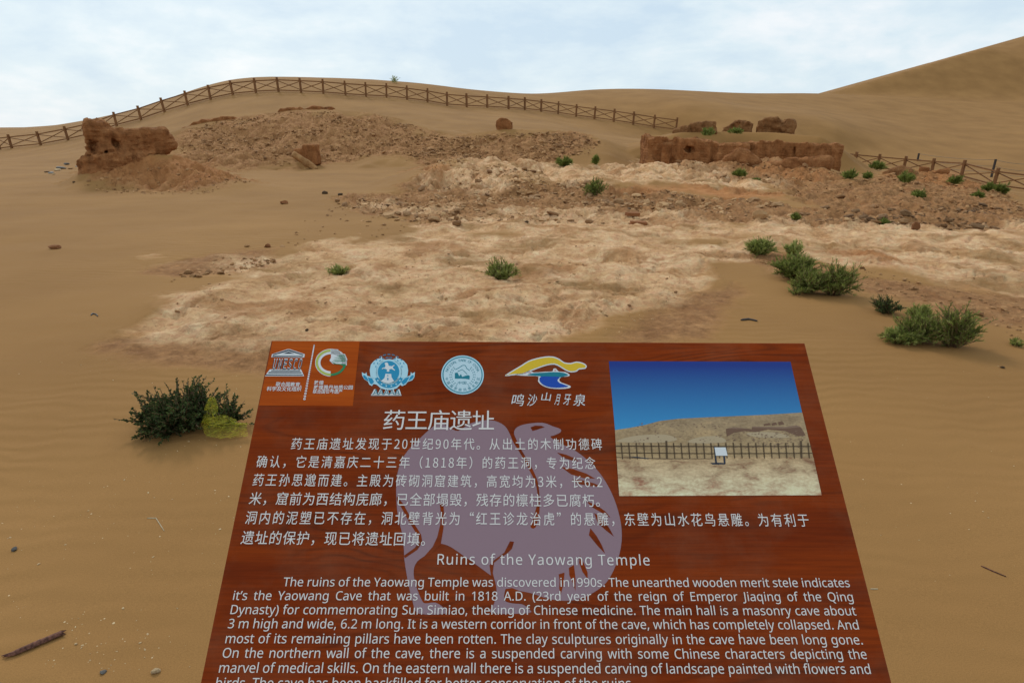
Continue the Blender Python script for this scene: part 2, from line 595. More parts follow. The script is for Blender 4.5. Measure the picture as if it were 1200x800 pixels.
def ridge_dz(x, y):
    best = np.zeros_like(x)
    rr = np.hypot(x, y) + 1e-6
    fx, fy = x / rr, y / rr
    for P3, H, wf, wb, pw, ew in RIDGES:
        lo = P3[:, :2].min(0) - max(wf, wb) - 0.5
        hi = P3[:, :2].max(0) + max(wf, wb) + 0.5
        ix = np.where((x > lo[0]) & (x < hi[0]) & (y > lo[1]) & (y < hi[1]))[0]
        if not len(ix):
            continue
        X, Y = x[ix], y[ix]
        wob = 1 + 0.28 * fbm2(X * 0.45, Y * 0.45, 3, 5)
        b = np.zeros(len(ix))
        for k in range(len(P3) - 1):
            a, c = P3[k, :2], P3[k + 1, :2]
            d = c - a
            t = np.clip(((X - a[0]) * d[0] + (Y - a[1]) * d[1]) / (d @ d), 0, 1)
            qx, qy = a[0] + t * d[0], a[1] + t * d[1]
            dx, dy = X - qx, Y - qy
            rad = dx * fx[ix] + dy * fy[ix]
            tan = dx * fy[ix] - dy * fx[ix]
            w = np.where(rad < 0, wf, wb)
            s = np.sqrt((rad / w) ** 2 + (tan / np.where(np.abs(rad) > 1e-3, ew, ew)) ** 2) * wob
            kf = np.clip(1 - s, 0, 1)
            kf = (kf * kf * (3 - 2 * kf)) * 0.55 + (kf ** pw) * 0.45
            b = np.maximum(b, (H[k] * (1 - t) + H[k + 1] * t) * kf)
        cur = best[ix]
        best[ix] = np.maximum(cur, b) + 0.25 * np.minimum(cur, b)
    return best


# the tall dune at the right: a straight rising crest with a steep lee face towards the eye
_D = np.array([tuple(W(*q)) for q in ((700, 190, 94), (965, 111.5, 103), (1200, 43.5, 118), (1500, -42, 138))])
_D = np.vstack([_D, _D[-1] + (_D[-1] - _D[-2]) * [1.6, 1.6, 0.5]])


def tall_dune(x, y):
    out = np.full(len(x), -50.0)
    ix = np.where((x > -60) & (y > 20) & (y < 420))[0]
    X, Y = x[ix], y[ix]
    best = np.full(len(ix), 1e9)
    zc_ = np.full(len(ix), -50.0)
    for k in range(len(_D) - 1):
        a, b = _D[k], _D[k + 1]
        d = (b - a)[:2]
        t = np.clip(((X - a[0]) * d[0] + (Y - a[1]) * d[1]) / (d @ d), 0, 1)
        qx, qy = a[0] + t * d[0], a[1] + t * d[1]
        dist = np.hypot(X - qx, Y - qy)
        side = (X - qx) * d[1] - (Y - qy) * d[0]          # > 0 in front
        z = a[2] * (1 - t) + b[2] * t - np.where(side > 0, np.tan(math.radians(29)) * dist, np.tan(math.radians(9)) * dist)
        m = dist < best
        best = np.where(m, dist, best)
        zc_ = np.where(m, z, zc_)
    out[ix] = zc_
    return out


def soft_z(x, y):
    """the ground without its fine relief"""
    sh = np.shape(x)
    x, y = np.ravel(np.asarray(x, float)), np.ravel(np.asarray(y, float))
    z = base_z(x, y) + ridge_dz(x, y)
    d = tall_dune(x, y)
    k = 0.35 + 1.1 * sstep(45, 75, x)
    h = np.clip(0.5 + 0.5 * (d - z) / k, 0, 1)
    return (z * (1 - h) + d * h + k * h * (1 - h)).reshape(sh)


_RS = np.concatenate([np.arange(0.9, 12, 0.03), np.arange(12, 45, 0.06), np.arange(45, 170, 0.3)])


def hit(uv):
    """where rays through picture points meet the ground"""
    out = []
    for (u, v) in uv:
        d = ray(u, v)
        z = soft_z(d.x * _RS, _RS)
        below = (1.6 + d.z * _RS) < z
        k = int(np.argmax(below)) if below.any() else len(_RS) - 1
        Y = _RS[k]
        out.append((d.x * Y, Y))
    return np.array(out)


def inside(x, y, poly):
    c = np.zeros(len(x), bool)
    n = len(poly)
    for i in range(n):
        x0, y0 = poly[i]
        x1, y1 = poly[(i + 1) % n]
        if y0 == y1:
            continue
        c ^= ((y0 > y) != (y1 > y)) & (x < (x1 - x0) * (y - y0) / (y1 - y0) + x0)
    return c


def polydist(x, y, poly):
    """signed distance, positive inside"""
    d = np.full(len(x), 1e9)
    n = len(poly)
    for i in range(n):
        a, b = np.array(poly[i]), np.array(poly[(i + 1) % n])
        e_ = b - a
        t = np.clip(((x - a[0]) * e_[0] + (y - a[1]) * e_[1]) / max(e_ @ e_, 1e-9), 0, 1)
        d = np.minimum(d, np.hypot(x - a[0] - t * e_[0], y - a[1] - t * e_[1]))
    return np.where(inside(x, y, poly), d, -d)


def mask(x, y, polys, soft=0.28, wob=0.75):
    """0..1 mask of ground areas; the softness grows with distance from the eye"""
    best = np.full(len(x), -1e9)
    r = np.hypot(x, y)
    for p in polys:
        m = 3.0
        ix = np.where((x > p[:, 0].min() - m) & (x < p[:, 0].max() + m) & (y > p[:, 1].min() - m) & (y < p[:, 1].max() + m))[0]
        if len(ix):
            best[ix] = np.maximum(best[ix], polydist(x[ix], y[ix], p))
    s = soft * (0.5 + r / 12)
    w = wob * (0.4 + r / 18)
    d = best + w * fbm2(x * 1.1, y * 1.1, 4, 21)
    return sstep(-s, s, d) * (best > -2.9)


CRUST_P = [hit(p) for p in (
    [(112, 392), (150, 373), (190, 350), (246, 327), (268, 312), (262, 302), (330, 300), (372, 296), (385, 283), (440, 280), (520, 274), (600, 272), (680, 272), (760, 274), (830, 280), (868, 292), (866, 312), (838, 335), (800, 352), (730, 372), (700, 395), (560, 404), (420, 404), (330, 402), (250, 410), (170, 404)],
    [(840, 262), (920, 258), (1010, 262), (1100, 270), (1230, 262), (1230, 350), (1150, 338), (1080, 330), (1010, 320), (950, 306), (905, 292), (868, 280)],
    [(500, 200), (545, 186), (600, 188), (680, 194), (760, 190), (815, 194), (870, 205), (925, 216), (930, 228), (860, 222), (780, 215), (700, 213), (640, 212), (590, 222), (530, 225), (495, 230)],
    [(480, 262), (590, 246), (700, 247), (800, 250), (880, 262), (900, 275), (820, 285), (740, 282), (600, 280), (500, 272)],
    [(385, 242), (440, 239), (500, 243), (560, 250), (500, 252), (420, 247)],
    [(160, 303), (180, 300), (196, 302), (180, 305)],
)]
RUB_P = [hit(p) for p in (
    [(190, 160), (240, 148), (300, 139), (390, 131), (450, 137), (500, 155), (555, 168), (540, 185), (480, 190), (430, 184), (385, 192), (330, 196), (260, 200), (225, 192), (205, 176)],
    [(485, 180), (540, 165), (600, 156), (690, 159), (705, 168), (680, 180), (640, 190), (560, 186), (500, 196)],
    [(400, 232), (480, 222), (500, 200), (560, 215), (700, 215), (760, 222), (900, 235), (960, 245), (1100, 250), (1230, 250), (1230, 270), (1100, 268), (940, 266), (800, 262), (640, 262), (480, 260), (400, 248)],
    [(780, 196), (850, 188), (950, 192), (1000, 215), (1040, 205), (1110, 202), (1180, 228), (1230, 250), (1100, 256), (960, 248), (930, 235), (880, 212)],
    [(95, 214), (112, 190), (150, 186), (210, 186), (250, 198), (300, 216), (260, 224), (160, 222)],
    [(195, 318), (240, 300), (300, 296), (330, 304), (250, 326)],
    [(840, 300), (900, 292), (960, 310), (1010, 325), (1100, 340), (1230, 352), (1230, 385), (1130, 368), (1060, 350), (980, 335), (900, 320)],
    [(110, 396), (300, 380), (330, 402), (320, 440), (160, 430), (100, 412)],
    [(700, 395), (800, 345), (860, 330), (880, 345), (840, 400), (760, 405)],
)]
RED_P = [hit(p) for p in (
    [(98, 214), (115, 190), (200, 182), (240, 192), (295, 214), (240, 220), (140, 218)],
    [(720, 222), (760, 216), (850, 218), (925, 224), (930, 236), (860, 232), (800, 226), (750, 230)],
    [(860, 192), (960, 194), (985, 212), (930, 216)],
    [(1040, 208), (1060, 200), (1110, 203), (1160, 222), (1120, 222), (1070, 214)],
    [(955, 296), (1010, 292), (1060, 300), (1100, 318), (1020, 314)],
    [(480, 196), (520, 190), (545, 196), (510, 206)],
)]


def masks(x, y):
    return mask(x, y, CRUST_P), mask(x, y, RUB_P, 0.25, 0.6), mask(x, y, RED_P, 0.3, 0.4)


def ground_z(x, y, mk=None):
    x, y = np.ravel(np.asarray(x, float)), np.ravel(np.asarray(y, float))
    c, rb, rd = mk if mk is not None else masks(x, y)
    r = np.hypot(x, y)
    z = soft_z(x, y)
    near = 1 - sstep(60, 90, r)
    # wind shaped swells
    z = z + near * (0.035 * fbm2(x * 0.5 + 3, y * 0.7, 3, 31)) * sstep(1.5, 5, r)
    z = z + (1 - np.maximum(c, rb)) * 0.004 * fbm2(x * 3, y * 5, 2, 8)
    # eroded crust: shallow plates
    f = fbm2(x * 1.8, y * 1.8, 5, 41, 0.55)
    q8 = f * 9
    plates = (np.floor(q8) + sstep(0.7, 1.0, q8 - np.floor(q8))) / 9
    z = z + c * (0.10 + 0.10 * sstep(13.5, 17, r)) * plates + c * 0.012
    gully = 1 - np.abs(fbm2(x * 0.9 + 7, y * 0.55, 4, 61, 0.55)) * 2.2
    z = z - np.maximum(c, rb * 0.7) * sstep(13, 16, r) * (1 - sstep(30, 40, r)) * 0.16 * np.clip(gully, 0, 1) ** 4
    f2 = fbm2(x * 7, y * 7, 4, 43, 0.6)
    z = z + c * 0.010 * f2
    ledge = np.abs(fbm2(x * 0.8 + 11, y * 1.6, 4, 71, 0.6))
    z = z - c * 0.045 * np.clip(1 - ledge / 0.07, 0, 1)
    # rubble: lumpy
    g_ = 1 - np.abs(fbm2(x * 1.6, y * 1.6, 5, 51, 0.6))
    z = z + rb * sstep(6, 16, r) * (0.34 * (g_ - 0.75) + 0.04 * f2) + rb * 0.02 * f2
    z = z + rd * 0.05 * f2
    return z


# radial sheet: fine where the eye looks, coarse behind it, out to the horizon
az = np.concatenate([np.linspace(-math.pi, -0.86, 60, endpoint=False), np.linspace(-0.86, 0.86, 860), np.linspace(0.86, math.pi, 61)[1:-1]])
rs = [0.35]
while rs[-1] < 2600:
    r = rs[-1]
    step = max(0.012, r * r / 760.0)
    if r < 1.1:
        step = 0.1
    if r > 9:
        step = max(0.075, (r - 30) * 0.016)
    if r > 140:
        step = r * 0.12
    rs.append(r + step)
rs = np.array(rs)
A, R = np.meshgrid(az, rs)
X, Y = (R * np.sin(A)).ravel(), (R * np.cos(A)).ravel()
MK = masks(X, Y)
Z = ground_z(X, Y, MK)
nr, na = A.shape
ii = np.arange(nr * na).reshape(nr, na)
i2 = np.roll(ii, -1, 1)
Q = np.stack([ii[:-1], i2[:-1], i2[1:], ii[1:]], -1).reshape(-1, 4)[:, ::-1]
V = np.stack([X, Y, Z], -1)
V = np.vstack([V, [[0, 0, 0]]])
att = {'crust': np.append(MK[0], 0), 'rubble': np.append(MK[1], 0), 'red': np.append(MK[2], 0), 'near': np.append(1 - sstep(9, 22, R.ravel()), 0)}
me = mesh_np('ground', V, Q, True, att)
terr = link('ground', me, M_ground)
tag(terr, 'rippled brown desert sand with pale crusted clay patches and dunes behind', kind='structure')
# close the hole under the eye
cen = len(V) - 1
Vc = np.vstack([V[ii[0]], [[0, 0, float(V[ii[0], 2].mean())]]])


def gz(x, y):
    return float(ground_z(np.array([x]), np.array([y]))[0])


def GP(u, v):
    """point on the ground seen at a picture point"""
    p = hit([(u, v)])[0]
    return Vector((p[0], p[1], gz(p[0], p[1])))


def mpp(P):
    """metres per picture pixel at a point"""
    d = Vector(P) - EYE
    return (d.y * CP - d.z * SP) / F

# ------------------------------------------------------------------ eroded mud-brick ruins: carved volumes turned into meshes
def surface_nets(Fv, org, h):
    nx, ny, nz = Fv.shape
    s = Fv < 0
    acc = np.zeros((nx - 1, ny - 1, nz - 1, 3))
    cnt = np.zeros((nx - 1, ny - 1, nz - 1))
    sl = lambda a, o: a[o[0]:o[0] + nx - 1, o[1]:o[1] + ny - 1, o[2]:o[2] + nz - 1]
    for axis in range(3):
        for a in (0, 1):
            for b in (0, 1):
                o0 = [0, 0, 0]
                oth = [i for i in range(3) if i != axis]
                o0[oth[0]], o0[oth[1]] = a, b
                o1 = list(o0)
                o1[axis] = 1
                f0, f1 = sl(Fv, o0), sl(Fv, o1)
                cr_ = (f0 < 0) != (f1 < 0)
                t = np.where(cr_, f0 / np.where(cr_, f0 - f1, 1), 0)
                for k in range(3):
                    acc[..., k] += np.where(cr_, (t if k == axis else o0[k]), 0)
                cnt += cr_
    act = cnt > 0
    idx = np.full(act.shape, -1)
    idx[act] = np.arange(act.sum())
    ci = np.argwhere(act)
    V = (ci + acc[act] / cnt[act][:, None]) * h + np.array(org)
    quads = []
    for axis in range(3):
        a, b = [(1, 2), (2, 0), (0, 1)][axis]
        lo = [slice(1, -1)] * 3
        hi = [slice(1, -1)] * 3
        lo[axis], hi[axis] = slice(0, -1), slice(1, None)
        s0, s1 = s[tuple(lo)], s[tuple(hi)]
        e_ = np.argwhere(s0 != s1)
        if not len(e_):
            continue
        off = np.ones(3, int)
        off[axis] = 0
        p = e_ + off
        fl = s0[s0 != s1]

        def g(da, db):
            q = p.copy()
            q[:, a] += da
            q[:, b] += db
            return idx[q[:, 0], q[:, 1], q[:, 2]]
        qd = np.stack([g(-1, -1), g(0, -1), g(0, 0), g(-1, 0)], -1)
        qd[~fl] = qd[~fl][:, ::-1]
        quads.append(qd)
    return V, np.vstack(quads)


def bx(p, c, s, r=0.0, rz=0.0, ry=0.0):
    """rounded box distance; c centre, s full size"""
    x, y, z = p[0] - c[0], p[1] - c[1], p[2] - c[2]
    if rz:
        x, y = x * math.cos(rz) + y * math.sin(rz), -x * math.sin(rz) + y * math.cos(rz)
    if ry:
        x, z = x * math.cos(ry) + z * math.sin(ry), -x * math.sin(ry) + z * math.cos(ry)
    q = [np.abs(x) - s[0] / 2 + r, np.abs(y) - s[1] / 2 + r, np.abs(z) - s[2] / 2 + r]
    return np.sqrt(sum(np.maximum(k, 0) ** 2 for k in q)) + np.minimum(np.maximum(np.maximum(q[0], q[1]), q[2]), 0) - r


def el(p, c, s):
    x, y, z = (p[0] - c[0]) / s[0], (p[1] - c[1]) / s[1], (p[2] - c[2]) / s[2]
    return (np.sqrt(x * x + y * y + z * z) - 1) * min(s)


def sm(a, b, k=0.1):
    h = np.clip(0.5 + 0.5 * (b - a) / k, 0, 1)
    return b * (1 - h) + a * h - k * h * (1 - h)


def cut(a, b, k=0.06):
    return -sm(-a, b, k)


def carve(name, org, rz, lo, hi, h, fn, mat, label, cat, group=None, amp=0.10, seed=1, layer=0.0, kids=()):
    ax = [np.arange(lo[i], hi[i] + h, h) for i in range(3)]
    P = np.meshgrid(*ax, indexing='ij')
    f = fn(P)
    f = f + amp * fbm3(P[0] * 2.2, P[1] * 2.2, P[2] * 2.2, 4, seed) + amp * 0.5 * fbm3(P[0] * 9, P[1] * 9, P[2] * 5, 2, seed + 7)
    if layer:
        f = f + layer * np.sin(P[2] * 34 + 1.5 * fbm3(P[0], P[1], P[2], 2, 3)) * (0.5 + 0.5 * fbm3(P[0] * 2, P[1] * 2, P[2] * 2, 2, 4))
    f[0], f[-1], f[:, 0], f[:, -1], f[:, :, 0], f[:, :, -1] = (1,) * 6
    V, Qd = surface_nets(f, lo, h)
    o = link(name, mesh_np(name, V, Qd, False), mat, loc=org, rot=(0, 0, rz))
    return tag(o, label, cat, group)


# main wall: a long front wall with a ragged left return; left end and right end surveyed
WL, WR = W(760, 190, 26.0), W(984, 203, 23.2)
WL.z = WR.z = 0
wdir = (WR - WL)
WLEN = wdir.length
WRZ = math.atan2(wdir.y, wdir.x)
k26 = 26 * 0.98 / F


def f_wall(P):
    x, y, z = P
    top = 1.27 - 0.04 * x + 0.15 * fbm3(x * 1.9, y * 0.3, z * 0, 5, 9, 0.7) - 0.05 * (np.sin(x * 1.9 + 1) > 0.4) + 0.10 * np.exp(-((x - WLEN + 0.25) / 0.25) ** 2) - 0.10 * np.exp(-((x - 3.1) / 0.5) ** 2)
    w = bx(P, (WLEN / 2, 0.25, 0.1), (WLEN, 0.55, 4), 0.06)
    w = np.maximum(w, (z - top) * 0.9)
    # return wall at the left, splayed back, with battered ragged edge
    r = bx(P, (-0.05, 0.9, 0.1), (0.75, 2.0, 4), 0.08, rz=0.35)
    r = np.maximum(r, (z - top + 0.02) * 0.9)
    w = sm(w, r, 0.1)
    # buttresses and bulges on the face
    w = sm(w, bx(P, (0.72, -0.10, 0.2), (0.42, 0.35, 1.65), 0.08), 0.08)
    w = sm(w, bx(P, (3.3, -0.05, 0.1), (1.25, 0.45, 1.9), 0.10), 0.08)
    w = sm(w, el(P, (0.1, -0.1, -0.1), (0.35, 0.4, 0.6)), 0.15)
    # holes and cracks
    w = cut(w, el(P, (1.62, -0.15, 0.78), (0.20, 0.5, 0.17)), 0.05)
    w = cut(w, el(P, (3.78, -0.2, 0.28), (0.17, 0.6, 0.28)), 0.05)
    w = cut(w, bx(P, (2.52, -0.15, 0.6), (0.07, 0.32, 1.3), 0.02), 0.05)
    w = cut(w, bx(P, (5.5, -0.04, 0.9), (0.06, 0.20, 0.8), 0.02), 0.05)
    w = cut(w, el(P, (6.45, -0.05, 0.28), (0.16, 0.3, 0.12)), 0.05)
    w = cut(w, bx(P, (7.75, -0.06, 0.75), (0.05, 0.2, 0.22), 0.02), 0.04)
    w = w + 0.04 * fbm3(x * 7, y * 7, z * 1.2, 2, 13) + 0.018 * np.abs(np.sin(z * 30 + 0.6 * fbm3(x, y, z, 2, 3)))
    return w


ruin_wall = carve('mud_brick_wall', (WL.x, WL.y, 0), WRZ, (-1.3, -0.7, -0.9), (WLEN + 0.4, 2.6, 1.7), 0.04, f_wall, M_ruin,
                  'long low ruined wall of red mud brick with holes and a crack, on the right rise', 'ruined wall', amp=0.075, seed=3)


def lump(name, u, v, Y, fn, lo, hi, h, label, cat, mat=M_ruin, group=None, rz=0.0, amp=0.05, seed=1, layer=0.0):
    """carved lump in picture-pixel units about its foot (u, v) at depth Y, scaled to metres"""
    p = W(u, v, Y)
    k = mpp(p)
    o_az = -math.atan2(p.x, p.y)
    c = math.cos(o_az)                       # wide lens: things far off axis are drawn wider
    sc3 = (k * c, k * c, k)
    return carve(name, p, o_az + rz, [a * b_ for a, b_ in zip(lo, sc3)], [a * b_ for a, b_ in zip(hi, sc3)], h,
                 lambda P: fn([q / b_ for q, b_ in zip(P, sc3)]) * k * c, mat, label, cat, group, amp, seed, layer)


# left ruin
def f_left(P):
    x, y, z = P                       # x right, y away, z up; foot at (150, 214)
    b = bx(P, (16, 26, 45), (84, 44, 28), 7, ry=0.05)
    b = sm(b, bx(P, (46, 24, 41), (34, 34, 14), 4, ry=0.28), 5)
    b = sm(b, bx(P, (-27, 26, 38), (30, 36, 52), 7), 9)
    b = sm(b, bx(P, (-27, 26, 59), (24, 26, 21), 5), 6)
    b = sm(b, el(P, (2, 26, 10), (52, 34, 24)), 8)
    b = sm(b, el(P, (-40, 16, 6), (18, 20, 24)), 10)
    b = sm(b, el(P, (-6, 20, 22), (44, 26, 18)), 8)
    b = sm(b, el(P, (-52, 8, -4), (10, 10, 9)), 5)
    # undercut at the right end, niche at the left, holes
    b = cut(b, el(P, (46, 4, 27), (24, 10, 3.5)), 3)
    b = cut(b, el(P, (-36, 3, 40), (7, 12, 9)), 2)
    b = cut(b, el(P, (-9, 2, 43), (4.8, 15, 4.2)), 1.5)
    b = cut(b, el(P, (-22, 4, 34), (3.4, 10, 3.4)), 1.5)
    b = np.maximum(b, (0.52 * (-y) + 0.85 * z - 58 + 0.12 * x) * 0.9)      # face worn back into a slope
    return b + 3.6 * fbm3(x / 9, y / 9, z / 14, 4, 5, 0.6) + 1.6 * fbm3(x / 14, y / 9, z / 2.5, 2, 6)


lump('mud_brick_ruin', 154, 214, 18.4, f_left, (-70, -20, -26), (84, 66, 82), 0.035,
     'reddish eroded mud brick stump with dark holes and a broken pillar, far left', 'ruin', amp=0.06, seed=11)


# remains along the crest of the left mound
def f_crest(P):
    x, y, z = P
    zz = 138 - np.interp(x + 318, [185, 200, 225, 262, 300, 345, 392, 404], [158, 154.5, 147.5, 139.5, 135.5, 131, 129.5, 132])
    hh = np.interp(x + 318, [186, 200, 222, 232, 262, 276, 284, 322, 330, 352, 358, 368, 396, 404], [-4, 0, 1, 3.5, 3.0, 1, -3, -2, 4.0, 4.5, 3, 5.5, 4.5, -3])
    hh = hh + 1.2 * fbm3(x / 6, x * 0, x * 0, 3, 2)
    b = np.maximum(np.abs(y - 8) - 6, np.abs(z - zz - (hh - 12) / 2) - (hh + 12) / 2)
    b = cut(b, el(P, (65, 0, 10.5), (5, 11, 3.6)), 1.0)
    return b + 1.2 * fbm3(x / 8, y / 8, z / 8, 3, 5)


lump('collapsed_wall', 318, 138, 35.5, f_crest, (-138, -4, -36), (96, 22, 20), 0.07,
     'low broken mud wall along the crest of the left rubble mound, a dark hole near its right end', 'ruined wall', amp=0.08, seed=17)


# small square block with a pale fallen ramp
def f_block(P):
    x, y, z = P
    b = bx(P, (0, 9, 8), (17, 18, 23), 2.2, rz=-0.35)
    b = sm(b, bx(P, (-12, 12, 9), (18, 14, 13), 4), 3)
    return b + 0.8 * fbm3(x / 5, y / 5, z / 5, 3, 5)


lump('mud_brick_stump', 366, 190, 27.0, f_block, (-30, -8, -14), (18, 26, 24), 0.045,
     'small square stump of brown mud brick standing at the foot of the left mound', 'ruin', amp=0.03, seed=23)


def f_ramp(P):
    x, y, z = P
    b = bx(P, (-4, 3, 6), (34, 9, 8), 3, ry=-0.62)
    return b + 0.8 * fbm3(x / 5, y / 5, z / 5, 3, 5)


lump('fallen_wall_slab', 362, 196, 26.0, f_ramp, (-26, -6, -12), (24, 12, 24), 0.045,
     'pale sloping slab of mud leaning down beside the small square stump', 'ruin', mat=M_pruin, amp=0.03, seed=29)


def f_knob(P):
    x, y, z = P
    b = bx(P, (0, 8, 4), (19, 15, 22), 4)
    b = np.maximum(b, (z - 13 + 0.05 * (x + 1) ** 2) * 0.7)
    return b + 0.8 * fbm3(x / 5, y / 5, z / 4, 3, 5)


lump('mud_brick_stump', 591, 152, 31.9, f_knob, (-16, -5, -12), (16, 22, 18), 0.05,
     'small rounded stump of red mud brick alone on top of the centre rubble mound', 'ruin', amp=0.05, seed=31)


# three lumps standing behind the main wall
def f_l1(P):
    x, y, z = P
    b = bx(P, (12, 8, 4), (32, 12, 16), 3, ry=0.12)
    b = sm(b, bx(P, (-13, 6, 0), (22, 10, 12), 4), 3)
    return b + 3.4 * fbm3(x / 7, y / 7, z / 6, 4, 5, 0.6)


lump('ruin_lump', 812, 155, 29.5, f_l1, (-30, -8, -12), (38, 22, 20), 0.055,
     'leftmost of the three brown ruin lumps behind the long wall', 'ruin', mat=M_ruin2, amp=0.08, seed=37)


def f_l2(P):
    x, y, z = P
    b = bx(P, (0, 8, 4), (34, 12, 19), 2.5)
    b = np.maximum(b, (z - 12 - 0.10 * x + 0.02 * x * x) * 0.8)
    b = cut(b, el(P, (-2, -2, 6), (9, 7, 5)), 2)
    return b + 3.4 * fbm3(x / 7, y / 7, z / 6, 4, 6, 0.6)


lump('ruin_lump', 864, 154.5, 30, f_l2, (-26, -8, -12), (26, 22, 20), 0.055,
     'middle of the three brown ruin lumps behind the long wall', 'ruin', mat=M_ruin2, amp=0.08, seed=41)


def f_l3(P):
    x, y, z = P
    b = bx(P, (-2, 8, 6), (40, 13, 22), 3)
    b = np.maximum(b, (z - 17 + 0.045 * (x + 8) ** 2 * 0.5) * 0.8)
    b = sm(b, bx(P, (16, 7, 3), (14, 13, 24), 4), 3)
    b = cut(b, el(P, (5, 0, 12), (6, 8, 5)), 2)
    b = cut(b, el(P, (4, -4, 0), (10, 8, 6)), 2)
    return b + 4.0 * fbm3(x / 8, y / 8, z / 7, 4, 8, 0.6)


lump('ruin_lump', 908, 155.5, 29, f_l3, (-32, -8, -12), (32, 22, 26), 0.055,
     'largest and rightmost of the three brown ruin lumps behind the long wall', 'ruin', mat=M_ruin2, amp=0.08, seed=43)


# boulders in front of the wall
def f_b1(P):
    x, y, z = P
    b = el(P, (2, 8, 4), (16, 11, 12))
    b = sm(b, el(P, (-10, 6, 1), (10, 9, 8)), 4)
    b = sm(b, el(P, (14, 8, 0), (12, 9, 8)), 4)
    return b + 2.0 * fbm3(x / 6, y / 6, z / 6, 3, 8)


lump('mud_boulder', 866, 190, 21.6, f_b1, (-28, -6, -16), (34, 24, 22), 0.045,
     'rounded red mud boulder in front of the middle of the long wall', 'boulder', amp=0.05, seed=47)


def f_b2(P):
    x, y, z = P
    b = bx(P, (8, 8, 0), (60, 14, 17), 7, ry=0.06)
    b = sm(b, el(P, (-34, 6, -3), (20, 10, 7)), 5)
    return b + 1.6 * fbm3(x / 8, y / 8, z / 7, 3, 9)


lump('mud_boulder', 938, 193, 20.8, f_b2, (-62, -6, -16), (48, 24, 18), 0.045,
     'long smooth-topped mud boulder near the right end of the long wall', 'boulder', amp=0.05, seed=53)


# right hand remains
def f_r1(P):
    x, y, z = P
    b = el(P, (0, 8, 0), (22, 12, 13))
    b = np.maximum(b, (z - 14 + 0.5 * np.abs(x)) * 0.8)
    return b + 1.2 * fbm3(x / 6, y / 6, z / 6, 3, 9)


lump('ruin_mound', 1055, 207, 25, f_r1, (-28, -8, -12), (28, 24, 20), 0.045,
     'brown pointed earth lump behind a round green bush, right of the long wall', 'ruin', mat=M_ruin2, amp=0.05, seed=59)


def f_r2(P):
    x, y, z = P
    b = bx(P, (-10, 6, 2), (14, 10, 9), 3, ry=0.1)
    b = sm(b, bx(P, (6, 6, 0), (30, 9, 7), 3, ry=0.25), 2)
    return b + 1.2 * fbm3(x / 5, y / 5, z / 5, 3, 9)


lump('ruin_lump', 1093, 203, 25.2, f_r2, (-28, -6, -12), (34, 20, 14), 0.045,
     'flat broken wall piece in front of the right hand fence', 'ruin', amp=0.05, seed=61)


def f_r3(P):
    x, y, z = P
    b = bx(P, (0, 6, -1), (26, 9, 7), 3, ry=0.2)
    return b + 1.2 * fbm3(x / 5, y / 5, z / 5, 3, 9)


lump('ruin_lump', 1122, 224, 21.5, f_r3, (-22, -6, -10), (22, 16, 10), 0.04,
     'small low red mud piece on the slope below the right fence', 'ruin', amp=0.04, seed=67)

# ------------------------------------------------------------------ fences
_V, _Q = box_arrays(1, 1, 1)
POST = mesh_np('fence_post', _V * [0.15, 0.15, 1.55] - [0, 0, 0.35], _Q, False)
RAIL = mesh_np('fence_rail', (_V - [0, 0, 0.5]) * [1, 0.07, 0.085] + [0.5, 0, 0], _Q, False)
BRACE = mesh_np('fence_brace', (_V - [0, 0, 0.5]) * [1, 0.045, 0.06] + [0.5, 0, 0], _Q, False)


def bar(name, me, a, b, parent, root):
    d = b - a
    q = d.to_track_quat('X', 'Z')
    M = Matrix.Translation(a - root) @ q.to_matrix().to_4x4() @ Matrix.Diagonal((d.length, 1, 1, 1))
    return link(name, me, M_fence, parent, mtx=M)


def fence(pts, label):
    P = [W(*q) for q in pts]
    rt = P[len(P) // 2].copy()
    root = tag(link('wooden_fence', None, loc=rt), label, 'fence')
    rnd = random.Random(4)
    for i, p in enumerate(P):
        q = P[min(i + 1, len(P) - 1)] - P[max(i - 1, 0)]
        ang = math.atan2(q.y, q.x)
        g0 = float(soft_z(np.array([p.x]), np.array([p.y]))[0])
        p.z = g0 - 0.02
        o = link('post', POST, M_fence, root, loc=p - rt, rot=(rnd.uniform(-.03, .03), rnd.uniform(-.03, .03) - 0.35 * math.atan2(q.z, q.xy.length), ang))
    for a, b in zip(P[:-1], P[1:]):
        s = (b - a).to_2d().normalized()
        n = Vector((-s.y, s.x, 0))
        zt, zb = Vector((0, 0, 0.97)), Vector((0, 0, 0.16))
        bar('top_rail', RAIL, a + zt, b + zt, root, rt)
        bar('bottom_rail', RAIL, a + zb, b + zb, root, rt)
        bar('brace', BRACE, a + zb * 1.5 - n * 0.05, b + zt * 0.94 - n * 0.05, root, rt)
        bar('brace', BRACE, a + zt * 0.94 + n * 0.05, b + zb * 1.5 + n * 0.05, root, rt)
    return root


fence(FENCE_L, 'long brown wooden fence with crossed braces climbing over the dune behind the mounds')
fence(FENCE_R, 'short run of brown cross-braced wooden fence at the right edge, below the tall dune')

# wire fence beyond the right hand one
_wp = [(985, 186, 62), (1030, 191, 58), (1073, 198, 54), (1117, 202, 50), (1161.5, 208, 46), (1212, 213, 43), (1265, 220, 41)]
_wP = [W(*q) for q in _wp]
_rt = _wP[4].copy()
wroot = tag(link('wire_fence', None, loc=_rt), 'thin wire fence on slim dark posts just beyond the right wooden fence', 'fence')
WPOST = mesh_np('wire_post', _V * [0.11, 0.11, 1.6] - [0, 0, 0.3], _Q, False)
for p in _wP[2:]:
    p.z = min(p.z, float(soft_z(np.array([p.x]), np.array([p.y]))[0]) + 0.1)
for p in (_wP[2], _wP[4], _wP[5], _wP[6]):
    link('post', WPOST, M_darkpost, wroot, loc=p - _rt)


